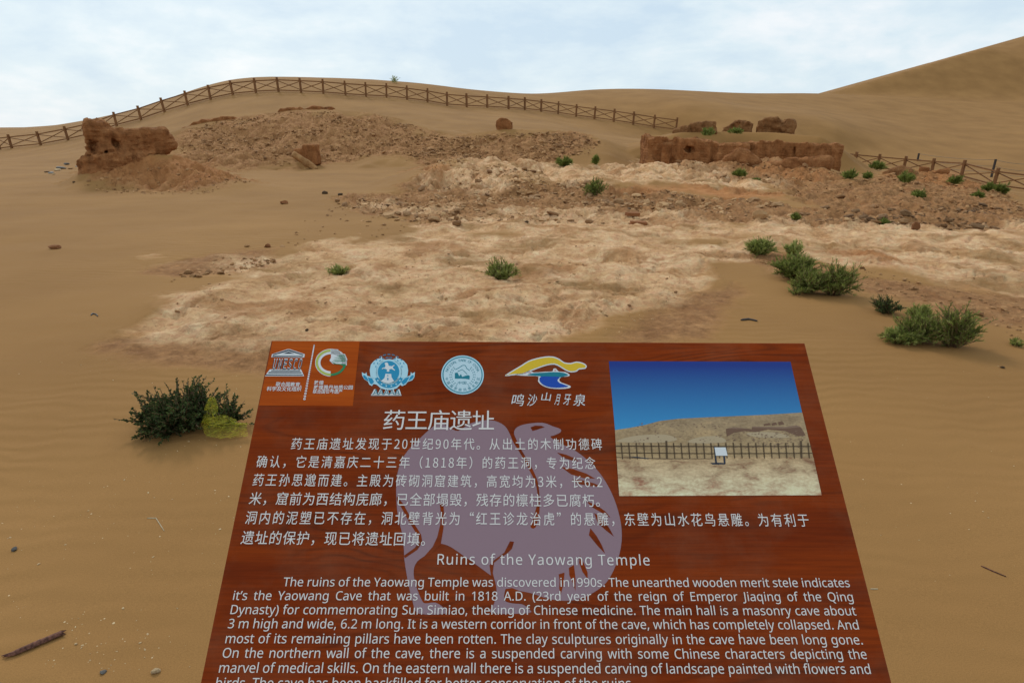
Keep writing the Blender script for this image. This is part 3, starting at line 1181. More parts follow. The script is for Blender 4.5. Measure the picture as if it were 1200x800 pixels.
def tube(pts, r, n=6):
    """round bar through points; r a number or one radius per point"""
    P = np.array([tuple(p) for p in pts], float)
    R_ = np.broadcast_to(np.asarray(r, float), (len(P),))
    T = np.gradient(P, axis=0)
    T /= np.linalg.norm(T, axis=1)[:, None] + 1e-9
    up = np.tile([0.0, 0, 1], (len(P), 1))
    up[np.abs(T[:, 2]) > 0.9] = [1, 0, 0]
    S = np.cross(T, up)
    S /= np.linalg.norm(S, axis=1)[:, None] + 1e-9
    U = np.cross(S, T)
    a = np.arange(n) / n * 2 * math.pi
    V = (P[:, None] + R_[:, None, None] * (np.cos(a)[None, :, None] * S[:, None] + np.sin(a)[None, :, None] * U[:, None])).reshape(-1, 3)
    Fq = []
    for i in range(len(P) - 1):
        for k in range(n):
            Fq.append((i * n + k, i * n + (k + 1) % n, (i + 1) * n + (k + 1) % n, (i + 1) * n + k))
    m = len(V)
    V = np.vstack([V, P[:1], P[-1:]])
    for k in range(n):
        Fq.append((m, (k + 1) % n, k, k))
        Fq.append((m + 1, m - n + k, m - n + (k + 1) % n, m - n + (k + 1) % n))
    tri = [(a_, b_, c_) for a_, b_, c_, d_ in Fq] + [(a_, c_, d_) for a_, b_, c_, d_ in Fq if d_ != c_]
    return V, np.array(tri)


for hz in (1.25, 0.8, 0.4):
    for a, b in ((_wP[2], _wP[4]), (_wP[4], _wP[5]), (_wP[5], _wP[6])):
        pts = [a.lerp(b, t) + Vector((0, 0, hz - 0.12 * 4 * t * (1 - t))) - _rt for t in np.linspace(0, 1, 9)]
        Vt, Ft = tube(pts, 0.012, 5)
        link('wire', mesh_np('wire', Vt, Ft), M_wire, wroot)
# ------------------------------------------------------------------ plants
def merge(parts):
    Vs, Fs, Ts, o = [], [], [], 0
    for v, f, t in parts:
        Vs.append(v)
        Fs.append(f + o)
        Ts.append(np.broadcast_to(t, (len(v),)))
        o += len(v)
    return np.vstack(Vs), np.vstack(Fs), np.concatenate(Ts)


def plant(name, base, w, h, label, cat='bush', group=None, stems=40, lps=26, leaf=(0.02, 0.007), mat=M_leafgreen, seed=1, lean=(0, 0), droop=0.25, sub=3, tone=(0.2, 0.9), solid=True, offs=(), spread=0.6):
    """a bush: many thin stems fanning from the root with small leaves all along them"""
    r = np.random.RandomState(seed)
    stem_parts, LV, LF, LT = [], [], [], []
    c0 = 0
    centres = [(0, 0, 1.0)] + list(offs)
    for si in range(stems):
        cx, cy, cs = centres[si % len(centres)]
        az_ = r.uniform(0, 2 * math.pi)
        rad = w / 2 * cs * math.sqrt(r.uniform(0.02, 1.0))
        hh = h * cs * (0.45 + 0.55 * math.sqrt(max(0, 1 - (rad / (w / 2 * cs)) ** 2))) * r.uniform(0.55, 1.05)
        b0 = np.array([cx + math.cos(az_) * rad * 0.15, cy + math.sin(az_) * rad * 0.15, -0.02])
        tip = np.array([cx + math.cos(az_) * rad + lean[0], cy + math.sin(az_) * rad + lean[1], hh])
        mid = b0 * 0.45 + tip * 0.55 + np.array([0, 0, hh * 0.22]) + r.normal(0, 0.03 * w, 3)
        tip[2] -= droop * hh * (rad / (w / 2 * cs)) ** 2
        tip[2] = max(tip[2], 0.012)
        T = np.linspace(0, 1, 6)[:, None]
        C = (1 - T) ** 2 * b0 + 2 * T * (1 - T) * mid + T * T * tip
        tr = [C]
        for _ in range(sub):
            k = r.randint(1, 5)
            d = C[k] - C[k - 1]
            e2 = C[k] + d / (np.linalg.norm(d) + 1e-9) * h * r.uniform(0.15, 0.35) + r.normal(0, 0.12 * h, 3)
            e2[2] = max(e2[2], 0.01)
            tr.append(np.linspace(C[k], e2, 4))
        for ti, c in enumerate(tr):
            if solid:
                sv, sf = tube(c, np.linspace(0.004, 0.0015, len(c)) * max(1, w / 0.6), 3)
                stem_parts.append((sv, sf, r.rand()))
            nl = lps if ti == 0 else lps // 2
            t = r.uniform(0.12 if ti == 0 else 0.0, 1.0, nl) * (len(c) - 1)
            i0 = np.minimum(t.astype(int), len(c) - 2)
            f = (t - i0)[:, None]
            pos = c[i0] * (1 - f) + c[i0 + 1] * f
            ax_ = c[i0 + 1] - c[i0]
            ax_ /= np.linalg.norm(ax_, axis=1)[:, None] + 1e-9
            d = ax_ * 0.8 + r.normal(0, spread, (nl, 3))
            d[:, 2] += 0.25
            d /= np.linalg.norm(d, axis=1)[:, None]
            s_ = np.cross(d, r.normal(0, 1, (nl, 3)))
            s_ /= np.linalg.norm(s_, axis=1)[:, None]
            ln = leaf[0] * r.uniform(0.6, 1.3, nl)[:, None]
            wd = leaf[1] * r.uniform(0.7, 1.3, nl)[:, None]
            q = np.stack([pos, pos + d * ln * 0.5 + s_ * wd / 2, pos + d * ln, pos + d * ln * 0.5 - s_ * wd / 2], 1)
            q[..., 2] = np.maximum(q[..., 2], 0.003)
            LV.append(q.reshape(-1, 3))
            LF.append(np.arange(nl * 4).reshape(-1, 4) + c0)
            c0 += nl * 4
            LT.append(np.repeat(np.clip(r.uniform(tone[0], tone[1]) + r.normal(0, 0.15, nl), 0, 1), 4))
    fm = mesh_np('foliage', np.vstack(LV), np.vstack(LF), False, {'tone': np.concatenate(LT)})
    if solid:
        root = link(name, None, loc=base)
        link('foliage', fm, mat, root)
        sv, sf, stn = merge(stem_parts)
        link('stem', mesh_np('stem', sv, sf, True), M_stem, root)
    else:
        root = link(name, fm, mat, loc=base)
    return tag(root, label, cat, group)


def bush_at(u, v, wpx, hpx, label, **kw):
    p = GP(u, v)
    k = mpp(p)
    w, h = wpx * k * math.cos(math.atan2(p.x, p.y)) * 0.93, hpx * k
    if kw.get('mat') is None:
        kw.setdefault('leaf', (max(0.03, 4.2 * k), max(0.004, 0.55 * k)))
        kw.setdefault('spread', 0.33)
        kw['lps'] = int(kw.get('lps', 20) * 1.5)
        kw['stems'] = int(kw.get('stems', 30) * 1.25)
    kw.setdefault('leaf', (max(0.02, 2.4 * k), max(0.006, 0.75 * k)))
    return plant(kw.pop('name', 'bush'), p, w, h, label, **kw)


# the dark shrub at the left with the yellow bag
_b = GP(215, 503)
_k = mpp(_b)
shrub_near = plant('leafy_shrub', _b, 92 * _k, 58 * _k, 'dark green leafy shrub on the sand left of the sign, with a yellow bag caught', 'shrub',
                   stems=170, lps=44, leaf=(0.017, 0.010), mat=M_leafdark, seed=5, droop=0.4, sub=4, tone=(0.1, 0.7),
                   offs=[(46 * _k, 0.03, 0.5), (-22 * _k, -0.02, 0.6), (0.0, 0, 0.8), (4 * _k, 0.05, 0.75), (-8 * _k, -0.06, 0.6)])
G1 = 'green desert bushes in the row on the right'
bush_at(588, 326, 42, 24, 'spiky grey green tuft on the pale crust above the middle of the sign', stems=44, lps=20, seed=8, droop=0.35, cat='bush', name='tuft')
bush_at(397, 320, 26, 14, 'little sparse tuft on the pale crust, left of the spiky middle tuft', stems=20, lps=14, seed=9, cat='bush', name='tuft')
bush_at(697, 232, 32, 18, 'green tuft on the rubble below the long pale hump', stems=40, lps=22, seed=10, mat=M_leafgreen, tone=(0.0, 0.6), name='tuft')
bush_at(662, 196, 23, 9, 'flat dark green tuft on top of the pale hump', stems=30, lps=18, seed=12, tone=(0.0, 0.5), name='tuft')
bush_at(891, 300, 40, 20, 'furthest grey green bush in the right hand row, beside the pale crust edge', stems=50, lps=24, seed=13, group=G1)
bush_at(929, 301, 24, 17, 'small feathery bush just right of the furthest bush of the row', stems=24, lps=18, seed=14, tone=(0.4, 1), group=G1)
bush_at(929, 328, 56, 26, 'dense green bush touching the left side of a larger one in the right hand row', stems=90, lps=28, seed=15, tone=(0.1, 0.7), group=G1)
bush_at(976, 347, 62, 36, 'largest dense bush in the middle of the right hand row', stems=120, lps=30, seed=16, tone=(0.1, 0.7), group=G1, offs=[(-0.22, 0.1, 0.7)])
bush_at(934, 346, 26, 12, 'nearly bare little sprig below the largest bush of the row', stems=9, lps=12, seed=17, name='sprig')
bush_at(1038, 367, 40, 20, 'dark leafy bush standing alone between the two big clumps on the right', stems=46, lps=26, seed=18, mat=M_leafdark, group=G1)
bush_at(1076, 377, 34, 18, 'small bush at the upper left of the nearest big clump on the right', stems=40, lps=22, seed=19, tone=(0.2, 0.8), group=G1)
bush_at(1114, 409, 78, 42, 'nearest and biggest green bush of the row, at the right', stems=150, lps=32, seed=20, tone=(0.1, 0.75), group=G1, offs=[(-0.2, 0.12, 0.75)])
bush_at(1052, 404, 50, 17, 'low spreading bush just left of the biggest nearest bush', stems=48, lps=24, seed=21, tone=(0.3, 0.9), group=G1)
bush_at(1190, 407, 24, 7, 'thin flat sprig on the sand at the right edge', stems=10, lps=10, seed=22, name='sprig')
small = [(1061, 217, 23, 12, 'round dark bush in front of the pointed brown earth lump'),
         (1075, 234, 19, 9, 'green bush lower down the right slope below the round dark bush'),
         (1027, 200, 19, 9, 'green bush in front of the right fence beside its second post'),
         (996, 211, 17, 9, 'small bush at the foot of the right end of the long wall'),
         (1016, 211, 10, 6, 'tiny pale bush right of the one at the wall end'),
         (1118, 216, 16, 9, 'small round bush below the flat broken wall piece'),
         (1144, 233, 14, 7, 'small bush left of the low pair by the right fence'),
         (1157, 226, 14, 8, 'left one of the low pair of bushes at the foot of the right fence'),
         (1171, 226, 20, 9, 'darker right one of the low pair of bushes at the foot of the right fence'),
         (1035, 264, 13, 7, 'tiny bush among dark stones right of centre'),
         (866, 210, 15, 7, 'small bush below the mud boulder in front of the long wall'),
         (886, 213, 12, 4, 'very low green sprig right of the bush below the mud boulder'),
         (932, 258, 10, 6, 'tiny pale green tuft on the rubble right of centre'),
         (698, 194, 5, 9, 'thin dry upright weed on the sand behind the pale hump')]
for i, (u, v, w, h, lb) in enumerate(small):
    bush_at(u, v, w, h, lb, stems=26, lps=12, seed=30 + i, sub=2, tone=(0.0, 0.6), solid=False, name='small_bush')
for (u, v, Y, w, h, lb, s_) in ((828, 160, 27.9, 17, 10, 'green weed growing on the leftmost ruin lump', 60), (862, 157, 28.4, 17, 7, 'green weed growing against the middle ruin lump', 61)):
    p = W(u, v, Y)
    k = mpp(p)
    plant('small_bush', p, w * k, h * k, lb, stems=26, lps=12, seed=s_, sub=2, tone=(0.0, 0.6), solid=False, leaf=(2.6 * k, 0.9 * k))
p = W(463, 97.5, 67.5)
p.z = gz(p.x, p.y)
k = mpp(p)
plant('small_bush', p, 9 * k, 6.5 * k, 'lone dry bush against the sky on the dune crest', stems=18, lps=5, seed=71, sub=2, tone=(0.2, 0.8), solid=False, leaf=(0.22, 0.05), droop=0)


# yellow-green net bag snagged on the near shrub
def bag_mat():
    m, t, b = new_mat('yellow plastic net')
    g = G_(t)
    n = g.noise(g.coord(), 22, 4, 0.6, 1.0)
    c = g.ramp(n, [(0.3, (0.30, 0.34, 0.03)), (0.7, (0.74, 0.60, 0.06))])
    g.l(c, b.inputs['Base Color'])
    b.inputs['Roughness'].default_value = 0.35
    tr = g.n('BsdfTranslucent')
    g.l(c, tr.inputs['Color'])
    tp = g.n('BsdfTransparent')
    ms = g.n('MixShader')
    ms.inputs[0].default_value = 0.4
    g.l(b.outputs[0], ms.inputs[1])
    g.l(tr.outputs[0], ms.inputs[2])
    ms2 = g.n('MixShader')
    g.l(g.ramp(g.noise(g.coord((1, 1, 5)), 30, 3), [(0.35, (0.35, 0.35, 0.35)), (0.65, (0.85, 0.85, 0.85))]), ms2.inputs[0])
    g.l(ms.outputs[0], ms2.inputs[1])
    g.l(tp.outputs[0], ms2.inputs[2])
    out = [n_ for n_ in t.nodes if n_.type == 'OUTPUT_MATERIAL'][0]
    g.l(ms2.outputs[0], out.inputs['Surface'])
    return m


M_bag = bag_mat()
_p = GP(262, 511)
_k = mpp(_p)


def crumple(path, halfw, seed, lift):
    """a twisted strip of thin film along a path"""
    n, m = 40, 18
    P = np.array(path, float)
    t = np.linspace(0, len(P) - 1, n)
    i0 = np.minimum(t.astype(int), len(P) - 2)
    f = (t - i0)[:, None]
    C = P[i0] * (1 - f) + P[i0 + 1] * f
    a = np.linspace(-1, 1, m)
    hw = np.interp(np.linspace(0, 1, n), np.linspace(0, 1, len(halfw)), halfw)
    T = np.gradient(C, axis=0)
    S = np.cross(T, [0, -0.6, 0.8])
    S /= np.linalg.norm(S, axis=1)[:, None]
    V = C[:, None] + S[:, None] * (a[None, :, None] * hw[:, None, None])
    x, y = np.meshgrid(a * 3, np.linspace(0, 6, n))
    f_ = fbm2(x.ravel() * 1.3 + seed, y.ravel() * 0.8, 4, seed).reshape(n, m)
    V[..., 2] += lift * (1 - a[None] ** 2) + 0.016 * f_
    V[..., 1] += 0.018 * fbm2(x.ravel() * 1.3 + seed, y.ravel(), 3, seed + 4).reshape(n, m)
    V[..., 2] = np.maximum(V[..., 2], 0.004)
    id_ = np.arange(n * m).reshape(n, m)
    Qf = np.stack([id_[:-1, :-1], id_[:-1, 1:], id_[1:, 1:], id_[1:, :-1]], -1).reshape(-1, 4)
    return V.reshape(-1, 3), Qf


kk = _k
v1, q1 = crumple([(-22 * kk, 0.0, 10 * kk), (-10 * kk, -0.02, 16 * kk), (6 * kk, -0.02, 12 * kk), (20 * kk, -0.02, 9 * kk), (31 * kk, -0.01, 8 * kk)], [2 * kk, 15 * kk, 13 * kk, 9 * kk, 7 * kk], 3, 0.03)
v2, q2 = crumple([(-22 * kk, 0.0, 12 * kk), (-12 * kk, 0.02, 26 * kk), (-8 * kk, 0.03, 42 * kk)], [3 * kk, 11 * kk, 5 * kk], 7, 0.02)
Vb, Qb = np.vstack([v1, v2]), np.vstack([q1, q2 + len(v1)])
tag(link('net_bag', mesh_np('net_bag', Vb, Qb), M_bag, loc=_p), 'crumpled translucent yellow green bag snagged on the dark shrub left of the sign', 'bag')


# ------------------------------------------------------------------ loose stones, clods, bricks
def ico():
    t = (1 + 5 ** 0.5) / 2
    V = np.array([(-1, t, 0), (1, t, 0), (-1, -t, 0), (1, -t, 0), (0, -1, t), (0, 1, t), (0, -1, -t), (0, 1, -t), (t, 0, -1), (t, 0, 1), (-t, 0, -1), (-t, 0, 1)], float)
    V /= np.linalg.norm(V[0])
    Fc = np.array([(0, 11, 5), (0, 5, 1), (0, 1, 7), (0, 7, 10), (0, 10, 11), (1, 5, 9), (5, 11, 4), (11, 10, 2), (10, 7, 6), (7, 1, 8), (3, 9, 4), (3, 4, 2), (3, 2, 6), (3, 6, 8), (3, 8, 9), (4, 9, 5), (2, 4, 11), (6, 2, 10), (8, 6, 7), (9, 8, 1)])
    return V, Fc


def subd(V, Fc):
    cache, V = {}, list(map(tuple, V))

    def mid(a, b):
        k_ = (min(a, b), max(a, b))
        if k_ not in cache:
            m = (np.array(V[a]) + np.array(V[b])) / 2
            V.append(tuple(m / np.linalg.norm(m)))
            cache[k_] = len(V) - 1
        return cache[k_]
    out = []
    for a, b, c in Fc:
        ab, bc, ca = mid(a, b), mid(b, c), mid(c, a)
        out += [(a, ab, ca), (b, bc, ab), (c, ca, bc), (ab, bc, ca)]
    return np.array(V), np.array(out)


ICO = ico()
ICO2 = subd(*ICO)


def rock(seed, flat=0.7, blocky=0.5, hi=False):
    V, Fc = (ICO2 if hi else ICO)
    r = np.random.RandomState(seed)
    V = V.copy()
    # squash towards a box for broken brick and clay shapes
    mx = np.abs(V).max(1)[:, None]
    V = V * (1 - blocky) + V / mx * 0.72 * blocky
    for _ in range(4):                       # knock off corners with random planes
        n = r.normal(0, 1, 3)
        n /= np.linalg.norm(n)
        d = V @ n
        V -= np.outer(np.maximum(d - r.uniform(0.45, 0.75), 0), n)
    V += r.normal(0, 0.06, V.shape)
    V *= np.array([1, r.uniform(0.6, 0.9), flat * r.uniform(0.75, 1.1)])
    return V, Fc


ROCKS = [rock(i, 0.65, 0.4) for i in range(8)]
SLABS = [rock(20 + i, 0.26, 0.8) for i in range(6)]
BIGR = [mesh_np('clod', *rock(40 + i, 0.65, 0.45, True), False) for i in range(8)]
BIGS = [mesh_np('slab', *rock(60 + i, 0.28, 0.85, True), False) for i in range(6)]
Vb_, Qb_ = box_arrays(2, 0.95, 0.5, False)
BRICK = mesh_np('brick', Vb_ + np.random.RandomState(3).normal(0, 0.03, Vb_.shape), Qb_, False)

rs_ = np.random.RandomState(77)


def scatter(poly_uv, n, smin, smax, al=2.2):
    """random ground points in an area given by its picture outline; sizes in metres, many small, few large"""
    P = hit(poly_uv)
    lo, hi_ = P.min(0), P.max(0)
    pts = np.zeros((0, 2))
    # even in log-distance so that near and far look equally strewn
    while len(pts) < n:
        q = rs_.uniform(lo, hi_, (n * 3, 2))
        q = q[inside(q[:, 0], q[:, 1], P)]
        cl = fbm2(q[:, 0] * 0.9, q[:, 1] * 0.9, 3, 91)
        q = q[rs_.rand(len(q)) < np.clip(0.5 + 1.2 * cl, 0.05, 1)]
        pts = np.vstack([pts, q])
    pts = pts[:n]
    s = smin * (1 - rs_.rand(n)) ** (-1 / al)
    return pts, np.minimum(s, smax)


AREAS = [
    # outline, count, min, max size (half-length, m), slab share, phrase, material
    (((200, 172), (225, 150), (262, 142), (300, 137), (390, 131), (450, 136), (500, 155), (555, 168), (560, 182), (500, 192), (430, 184), (385, 190), (330, 196), (240, 192)), 3600, 0.032, 0.15, 0.25, 'brown clod of earth strewn over the left rubble mound', 'clods strewn over the left rubble mound', M_clod),
    (((765, 190), (850, 189), (985, 204), (985, 210), (900, 204), (840, 200), (790, 198)), 500, 0.03, 0.13, 0.3, 'brown clod fallen at the foot of the long wall', 'clods fallen at the foot of the long wall', M_clod),
    (((485, 184), (520, 166), (590, 156), (690, 159), (704, 168), (690, 182), (620, 190), (560, 186)), 2600, 0.035, 0.16, 0.3, 'brown clod of earth strewn over the centre rubble mound', 'clods strewn over the centre rubble mound', M_clod),
    (((400, 240), (480, 228), (500, 205), (560, 216), (700, 216), (760, 222), (900, 236), (960, 246), (1000, 262), (800, 262), (640, 262), (480, 262), (420, 250)), 3000, 0.024, 0.15, 0.75, 'flat broken clay piece lying below the pale hump', 'broken clay pieces below the pale hump', M_slab),
    (((505, 208), (515, 190), (560, 192), (640, 200), (640, 212), (560, 222), (520, 224)), 500, 0.028, 0.13, 0.5, 'pale clay fragment on the left end of the pale hump', 'clay fragments on the left end of the pale hump', M_slab),
    (((780, 196), (850, 190), (950, 194), (1000, 215), (1040, 205), (1110, 204), (1180, 228), (1210, 250), (1100, 254), (960, 248), (930, 235), (880, 212)), 2800, 0.026, 0.13, 0.5, 'brown clod on the slope between the long wall and the right fence', 'clods on the slope below the long wall', M_clod),
    (((960, 246), (1050, 246), (1230, 246), (1230, 268), (1120, 272), (1000, 262)), 1300, 0.024, 0.12, 0.85, 'dark flat stone in the litter at the right, beyond the pale crust', 'dark flat stones beyond the right crust', M_dslab),
    (((96, 218), (115, 200), (200, 190), (250, 202), (300, 216), (240, 228), (120, 226)), 320, 0.02, 0.08, 0.4, 'brown clod at the foot of the left ruin', 'clods at the foot of the left ruin', M_clod),
    (((360, 255), (400, 232), (480, 222), (520, 262), (440, 280), (330, 290)), 170, 0.018, 0.09, 0.5, 'small brown clod on the sand left of centre', 'clods on the sand left of centre', M_clod),
    (((150, 380), (240, 330), (300, 300), (560, 275), (860, 285), (850, 330), (760, 390), (560, 400), (330, 400)), 3200, 0.004, 0.026, 0.7, 'small clay chip on the pale crust', 'clay chips on the pale crust', M_slab),
    (((850, 300), (960, 306), (1100, 336), (1210, 352), (1210, 420), (1160, 380), (1060, 352), (960, 330)), 420, 0.010, 0.05, 0.5, 'small brown clod on the reddish ground behind the bushes', 'clods behind the bushes', M_clod),
    (((200, 330), (225, 308), (300, 300), (330, 304), (250, 322)), 130, 0.015, 0.05, 0.3, 'small brown clod at the left edge of the pale crust', 'clods at the left edge of the crust', M_clod),
    (((0, 420), (130, 410), (310, 400), (300, 560), (250, 795), (0, 795)), 260, 0.0016, 0.007, 0.6, 'small pale chip on the near sand left of the sign', 'pale chips on the near sand left', M_pale),
    (((960, 430), (1190, 430), (1195, 795), (1055, 795)), 70, 0.0016, 0.005, 0.6, 'small pale chip on the near sand right of the sign', 'pale chips on the near sand right', M_pale),
    (((10, 700), (180, 740), (200, 790), (60, 795)), 60, 0.002, 0.0075, 0.6, 'small pale chip on the near sand left of the sign', 'pale chips on the near sand left', M_pale),
]
allst = []
for ai, (poly, n, s0, s1, sl, lb, gp, mt) in enumerate(AREAS):
    pts, s = scatter(poly, n, s0, s1)
    z = ground_z(pts[:, 0], pts[:, 1])
    app = s / np.hypot(pts[:, 0], pts[:, 1])
    for i in range(n):
        allst.append((app[i], ai, pts[i, 0], pts[i, 1], z[i], s[i], rs_.rand() < sl))
allst.sort(key=lambda t: -t[0])
NIND = 290
for (ap, ai, x, y, z, s, slab) in allst[:NIND]:
    lb, gp, mt = AREAS[ai][5:8]
    src = BIGS if slab else BIGR
    me_ = src[rs_.randint(len(src))]
    key = me_.name.split('.')[0] + '_' + mt.name
    vm = bpy.data.meshes.get(me_.name + ' ' + mt.name)
    if vm is None:
        vm = me_.copy()
        vm.name = me_.name + ' ' + mt.name
        vm.materials.append(mt)
    o = link('clay_piece' if slab else 'clod', vm, None, loc=(x, y, z + s * (0.05 if slab else 0.18)),
             rot=(rs_.uniform(-.3, .3), rs_.uniform(-.3, .3), rs_.uniform(0, 6.28)), scale=(s, s, s))
    tag(o, lb, 'stone' if mt is M_dslab else ('chip' if mt is M_pale else 'clod'), gp)
rest = allst[NIND:]
for ai, (poly, n, s0, s1, sl, lb, gp, mt) in enumerate(AREAS):
    mine = [t for t in rest if t[1] == ai]
    if not mine:
        continue
    VV, FF, TT, o_ = [], [], [], 0
    for (ap, _, x, y, z, s, slab) in mine:
        Vr, Fr = (SLABS if slab else ROCKS)[rs_.randint(6)]
        a = rs_.uniform(0, 6.28)
        t1, t2 = rs_.uniform(-.3, .3, 2)
        ca, sa = math.cos(a), math.sin(a)
        v_ = Vr * s
        v_ = np.stack([v_[:, 0] * ca - v_[:, 1] * sa, v_[:, 0] * sa + v_[:, 1] * ca, v_[:, 2] + t1 * v_[:, 0] + t2 * v_[:, 1] + s * (0.05 if slab else 0.16)], -1) + [x, y, z]
        VV.append(v_)
        FF.append(Fr + o_)
        o_ += len(v_)
        TT.append(np.full(len(v_), rs_.rand()))
    o = link('rubble', mesh_np('rubble', np.vstack(VV), np.vstack(FF), False, {'tone': np.concatenate(TT)}), mt)
    tag(o, 'countless smaller ' + gp, kind='stuff')


def single(name, u, v, wpx, label, cat, mat=M_clod, flat=0.5, seed=1, blocky=0.5, rz=None, me=None, dz=0.25):
    p = GP(u, v)
    s = wpx * mpp(p) / 2
    V_, F_ = rock(seed, flat, blocky, True)
    m_ = (me or mesh_np(name, V_, F_, False)).copy()
    m_.materials.clear()
    o = link(name, m_, mat, loc=p + Vector((0, 0, s * dz)), rot=(0.05, 0.05, rz if rz is not None else seed), scale=(s, s, s))
    return tag(o, label, cat)


single('brick', 748, 263, 19, 'brown brick lying flat on the rubble right of centre, nearest of three', 'brick', M_brick, me=BRICK, rz=0.03)
single('brick', 741, 253, 16, 'reddish brick lying askew just above the flat brown brick', 'brick', M_brick, me=BRICK, rz=0.35)
single('flat_stone', 735, 247, 12, 'dark flat stone behind the reddish askew brick', 'stone', M_dark, 0.25, 3, 0.8, 0)
single('brick', 1072, 271, 11, 'upright square reddish brick on the far edge of the right crust', 'brick', M_brick, 1.3, 5, 0.95, 0.0, dz=0.6)
single('clod', 535, 259, 9, 'upper one of two stacked brown stones left of centre', 'stone', M_clod, 0.8, 7, 0.3, dz=0.7)
single('clod', 536, 266, 15, 'lower flat one of two stacked brown stones left of centre', 'stone', M_clod, 0.45, 8, 0.5, 0.1)
single('clod', 617, 264, 6, 'dark pebble on the sand strip left of the brown brick', 'stone', M_dark, 0.6, 9)
single('clod', 333, 239, 11, 'dark red clod alone on the sand between the left ruin and centre', 'clod', M_brick, 0.6, 10)
single('flat_stone', 457, 242, 12, 'dark flat stone on the pale strip left of the hump', 'stone', M_dark, 0.3, 11, 0.7, 0)
single('clod', 381, 228, 9, 'small dark clod right of the left ruin foot', 'clod', M_dark, 0.7, 12)
single('clod', 399, 230, 8, 'small dark clod just right of its twin, left of centre', 'clod', M_dark, 0.5, 13)
single('clod', 66, 293, 15, 'reddish clod alone on the smooth sand at the left', 'clod', M_brick, 0.45, 14, 0.5, 0.2)
single('brick_fragment', 314, 290, 11, 'red brick fragment on the sand above the pale crust', 'brick', M_brick, 0.6, 15, 0.7)
single('brick_fragment', 290, 290, 8, 'smaller brown fragment left of the red brick fragment', 'brick', M_clod, 0.5, 16)
single('clod', 360, 393, 6, 'small black pebble just above the left part of the sign', 'stone', M_dark, 0.7, 17)
single('pebble', 18, 646, 9, 'dark grey pebble on the near sand at the left edge', 'stone', M_grey, 0.5, 18, 0.1)
single('pebble', 184, 792, 11, 'pale rounded pebble at the bottom left, beside the sign', 'stone', M_pale, 0.6, 19, 0.1)
single('pebble', 124, 797, 8, 'blue grey pebble at the very bottom left', 'stone', M_grey, 0.6, 20, 0.1)
single('clod', 1174, 433, 6, 'small dark clod on the sand below the nearest bush, at the right', 'clod', M_dark, 0.6, 24)
for i, (u, v, w, m_) in enumerate(((60, 203, 8, M_grey), (67, 200, 10, M_pale), (72, 198, 12, M_grey), (78, 193, 9, M_grey), (63, 205, 7, M_pale), (83, 198, 7, M_slab), (55, 202, 7, M_dark), (90, 196, 5, M_grey))):
    o = single('rubble_stone', u, v, w, 'grey or whitish stone in the small heap left of the left ruin', 'stone', m_, 0.35, 30 + i, 0.6)
    o['group'] = 'grey stones heaped left of the left ruin'
single('clod', 87, 214.5, 4, 'dark clod touching the left foot of the left ruin', 'clod', M_dark, 0.7, 41)


# sticks and dry stems
def stick(name, pts_uv, rpx, label, mat, cat='stick', taper=0.4, lift=0.6, bark=0.0):
    P = [GP(u, v) for u, v in pts_uv]
    k_ = mpp(P[0])
    rt_ = P[0].copy()
    n = len(P)
    f = 14
    C = []
    for i in range((n - 1) * f + 1):
        a_, t = divmod(i, f)
        t /= f
        q = P[a_].lerp(P[min(a_ + 1, n - 1)], t) - rt_
        q.z += rpx * k_ * lift
        C.append(q)
    m = len(C)
    rr = np.interp(np.linspace(0, 1, m), [0, 0.12, 0.8, 1], [0.55, 1, 1 - taper * 0.4, 1 - taper]) * rpx * k_
    Vt, Ft = tube(C, rr, 10)
    if bark:
        Vt[:, 2] = Vt[:, 2] * 0.55 + 0.004
        rb_ = np.random.RandomState(2)
        nb = 10
        m_ = (len(Vt) - 2) // nb
        ctr_ = np.repeat(np.array([tuple(c) for c in C]), nb, 0)
        grain_ = 1 + 0.38 * np.tile(rb_.uniform(-1, 1, nb), m_) + bark * fbm2(np.repeat(np.arange(m_) * 0.35, nb), np.tile(np.arange(nb) * 1.3, m_), 2, 3) * 4
        Vt[:-2] = ctr_ * [1, 1, 0.55] + [0, 0, 0.004] + (Vt[:-2] - ctr_ * [1, 1, 0.55] - [0, 0, 0.004]) * grain_[:, None]
        ax0 = (Vt[nb] - Vt[0])
        Vt[:nb] -= ax0 * rb_.uniform(0, 2.5, nb)[:, None]
        Vt[-2 - nb:-2] += ax0 * rb_.uniform(-1, 2.5, nb)[:, None]
    return tag(link(name, mesh_np(name, Vt, Ft), mat, loc=rt_), label, cat)


M_redwood = wood_mat('weathered red wood', (0.045, 0.018, 0.012), (0.20, 0.085, 0.055), 14)
M_straw = flat_mat('dry straw', (0.42, 0.34, 0.22), 0.8, 0.2, 0.2)
stick('wood_piece', [(12, 769), (77, 750)], 4.6, 'split reddish brown piece of wood lying on the near sand, bottom left', M_redwood, 'wood', 0.1, 0.5, 0.06)
stick('dry_stem', [(173, 609), (184, 612), (193, 624)], 0.55, 'thin curved pale dry stem on the near sand left of the sign', M_straw)
stick('twig', [(1149, 665), (1163, 670), (1178, 678)], 0.9, 'thin brown twig on the sand right of the sign', M_redwood)
stick('twig', [(868, 377), (877, 375.5), (887, 378)], 1.4, 'short dark twig on the sand above the right part of the sign', M_darkpost)
stick('straw', [(1020, 690), (1028, 692.5)], 0.7, 'short pale straw touching the right edge of the sign', M_straw)
tag(stick('wire_ring', [(107, 371), (109, 369), (113, 369.5), (115, 372)], 0.9, 'tiny dark bent ring of wire on the sand left of the crust', M_darkpost, 'wire'))
# ------------------------------------------------------------------ the information sign
def cray(u, v):
    """ray in camera space"""
    return Vector(((u - 600) / F, (400 - v) / F, -1.0))


TL, TR, BLc, BRc = (318, 399), (943, 402), (235, 800), (1045, 800)
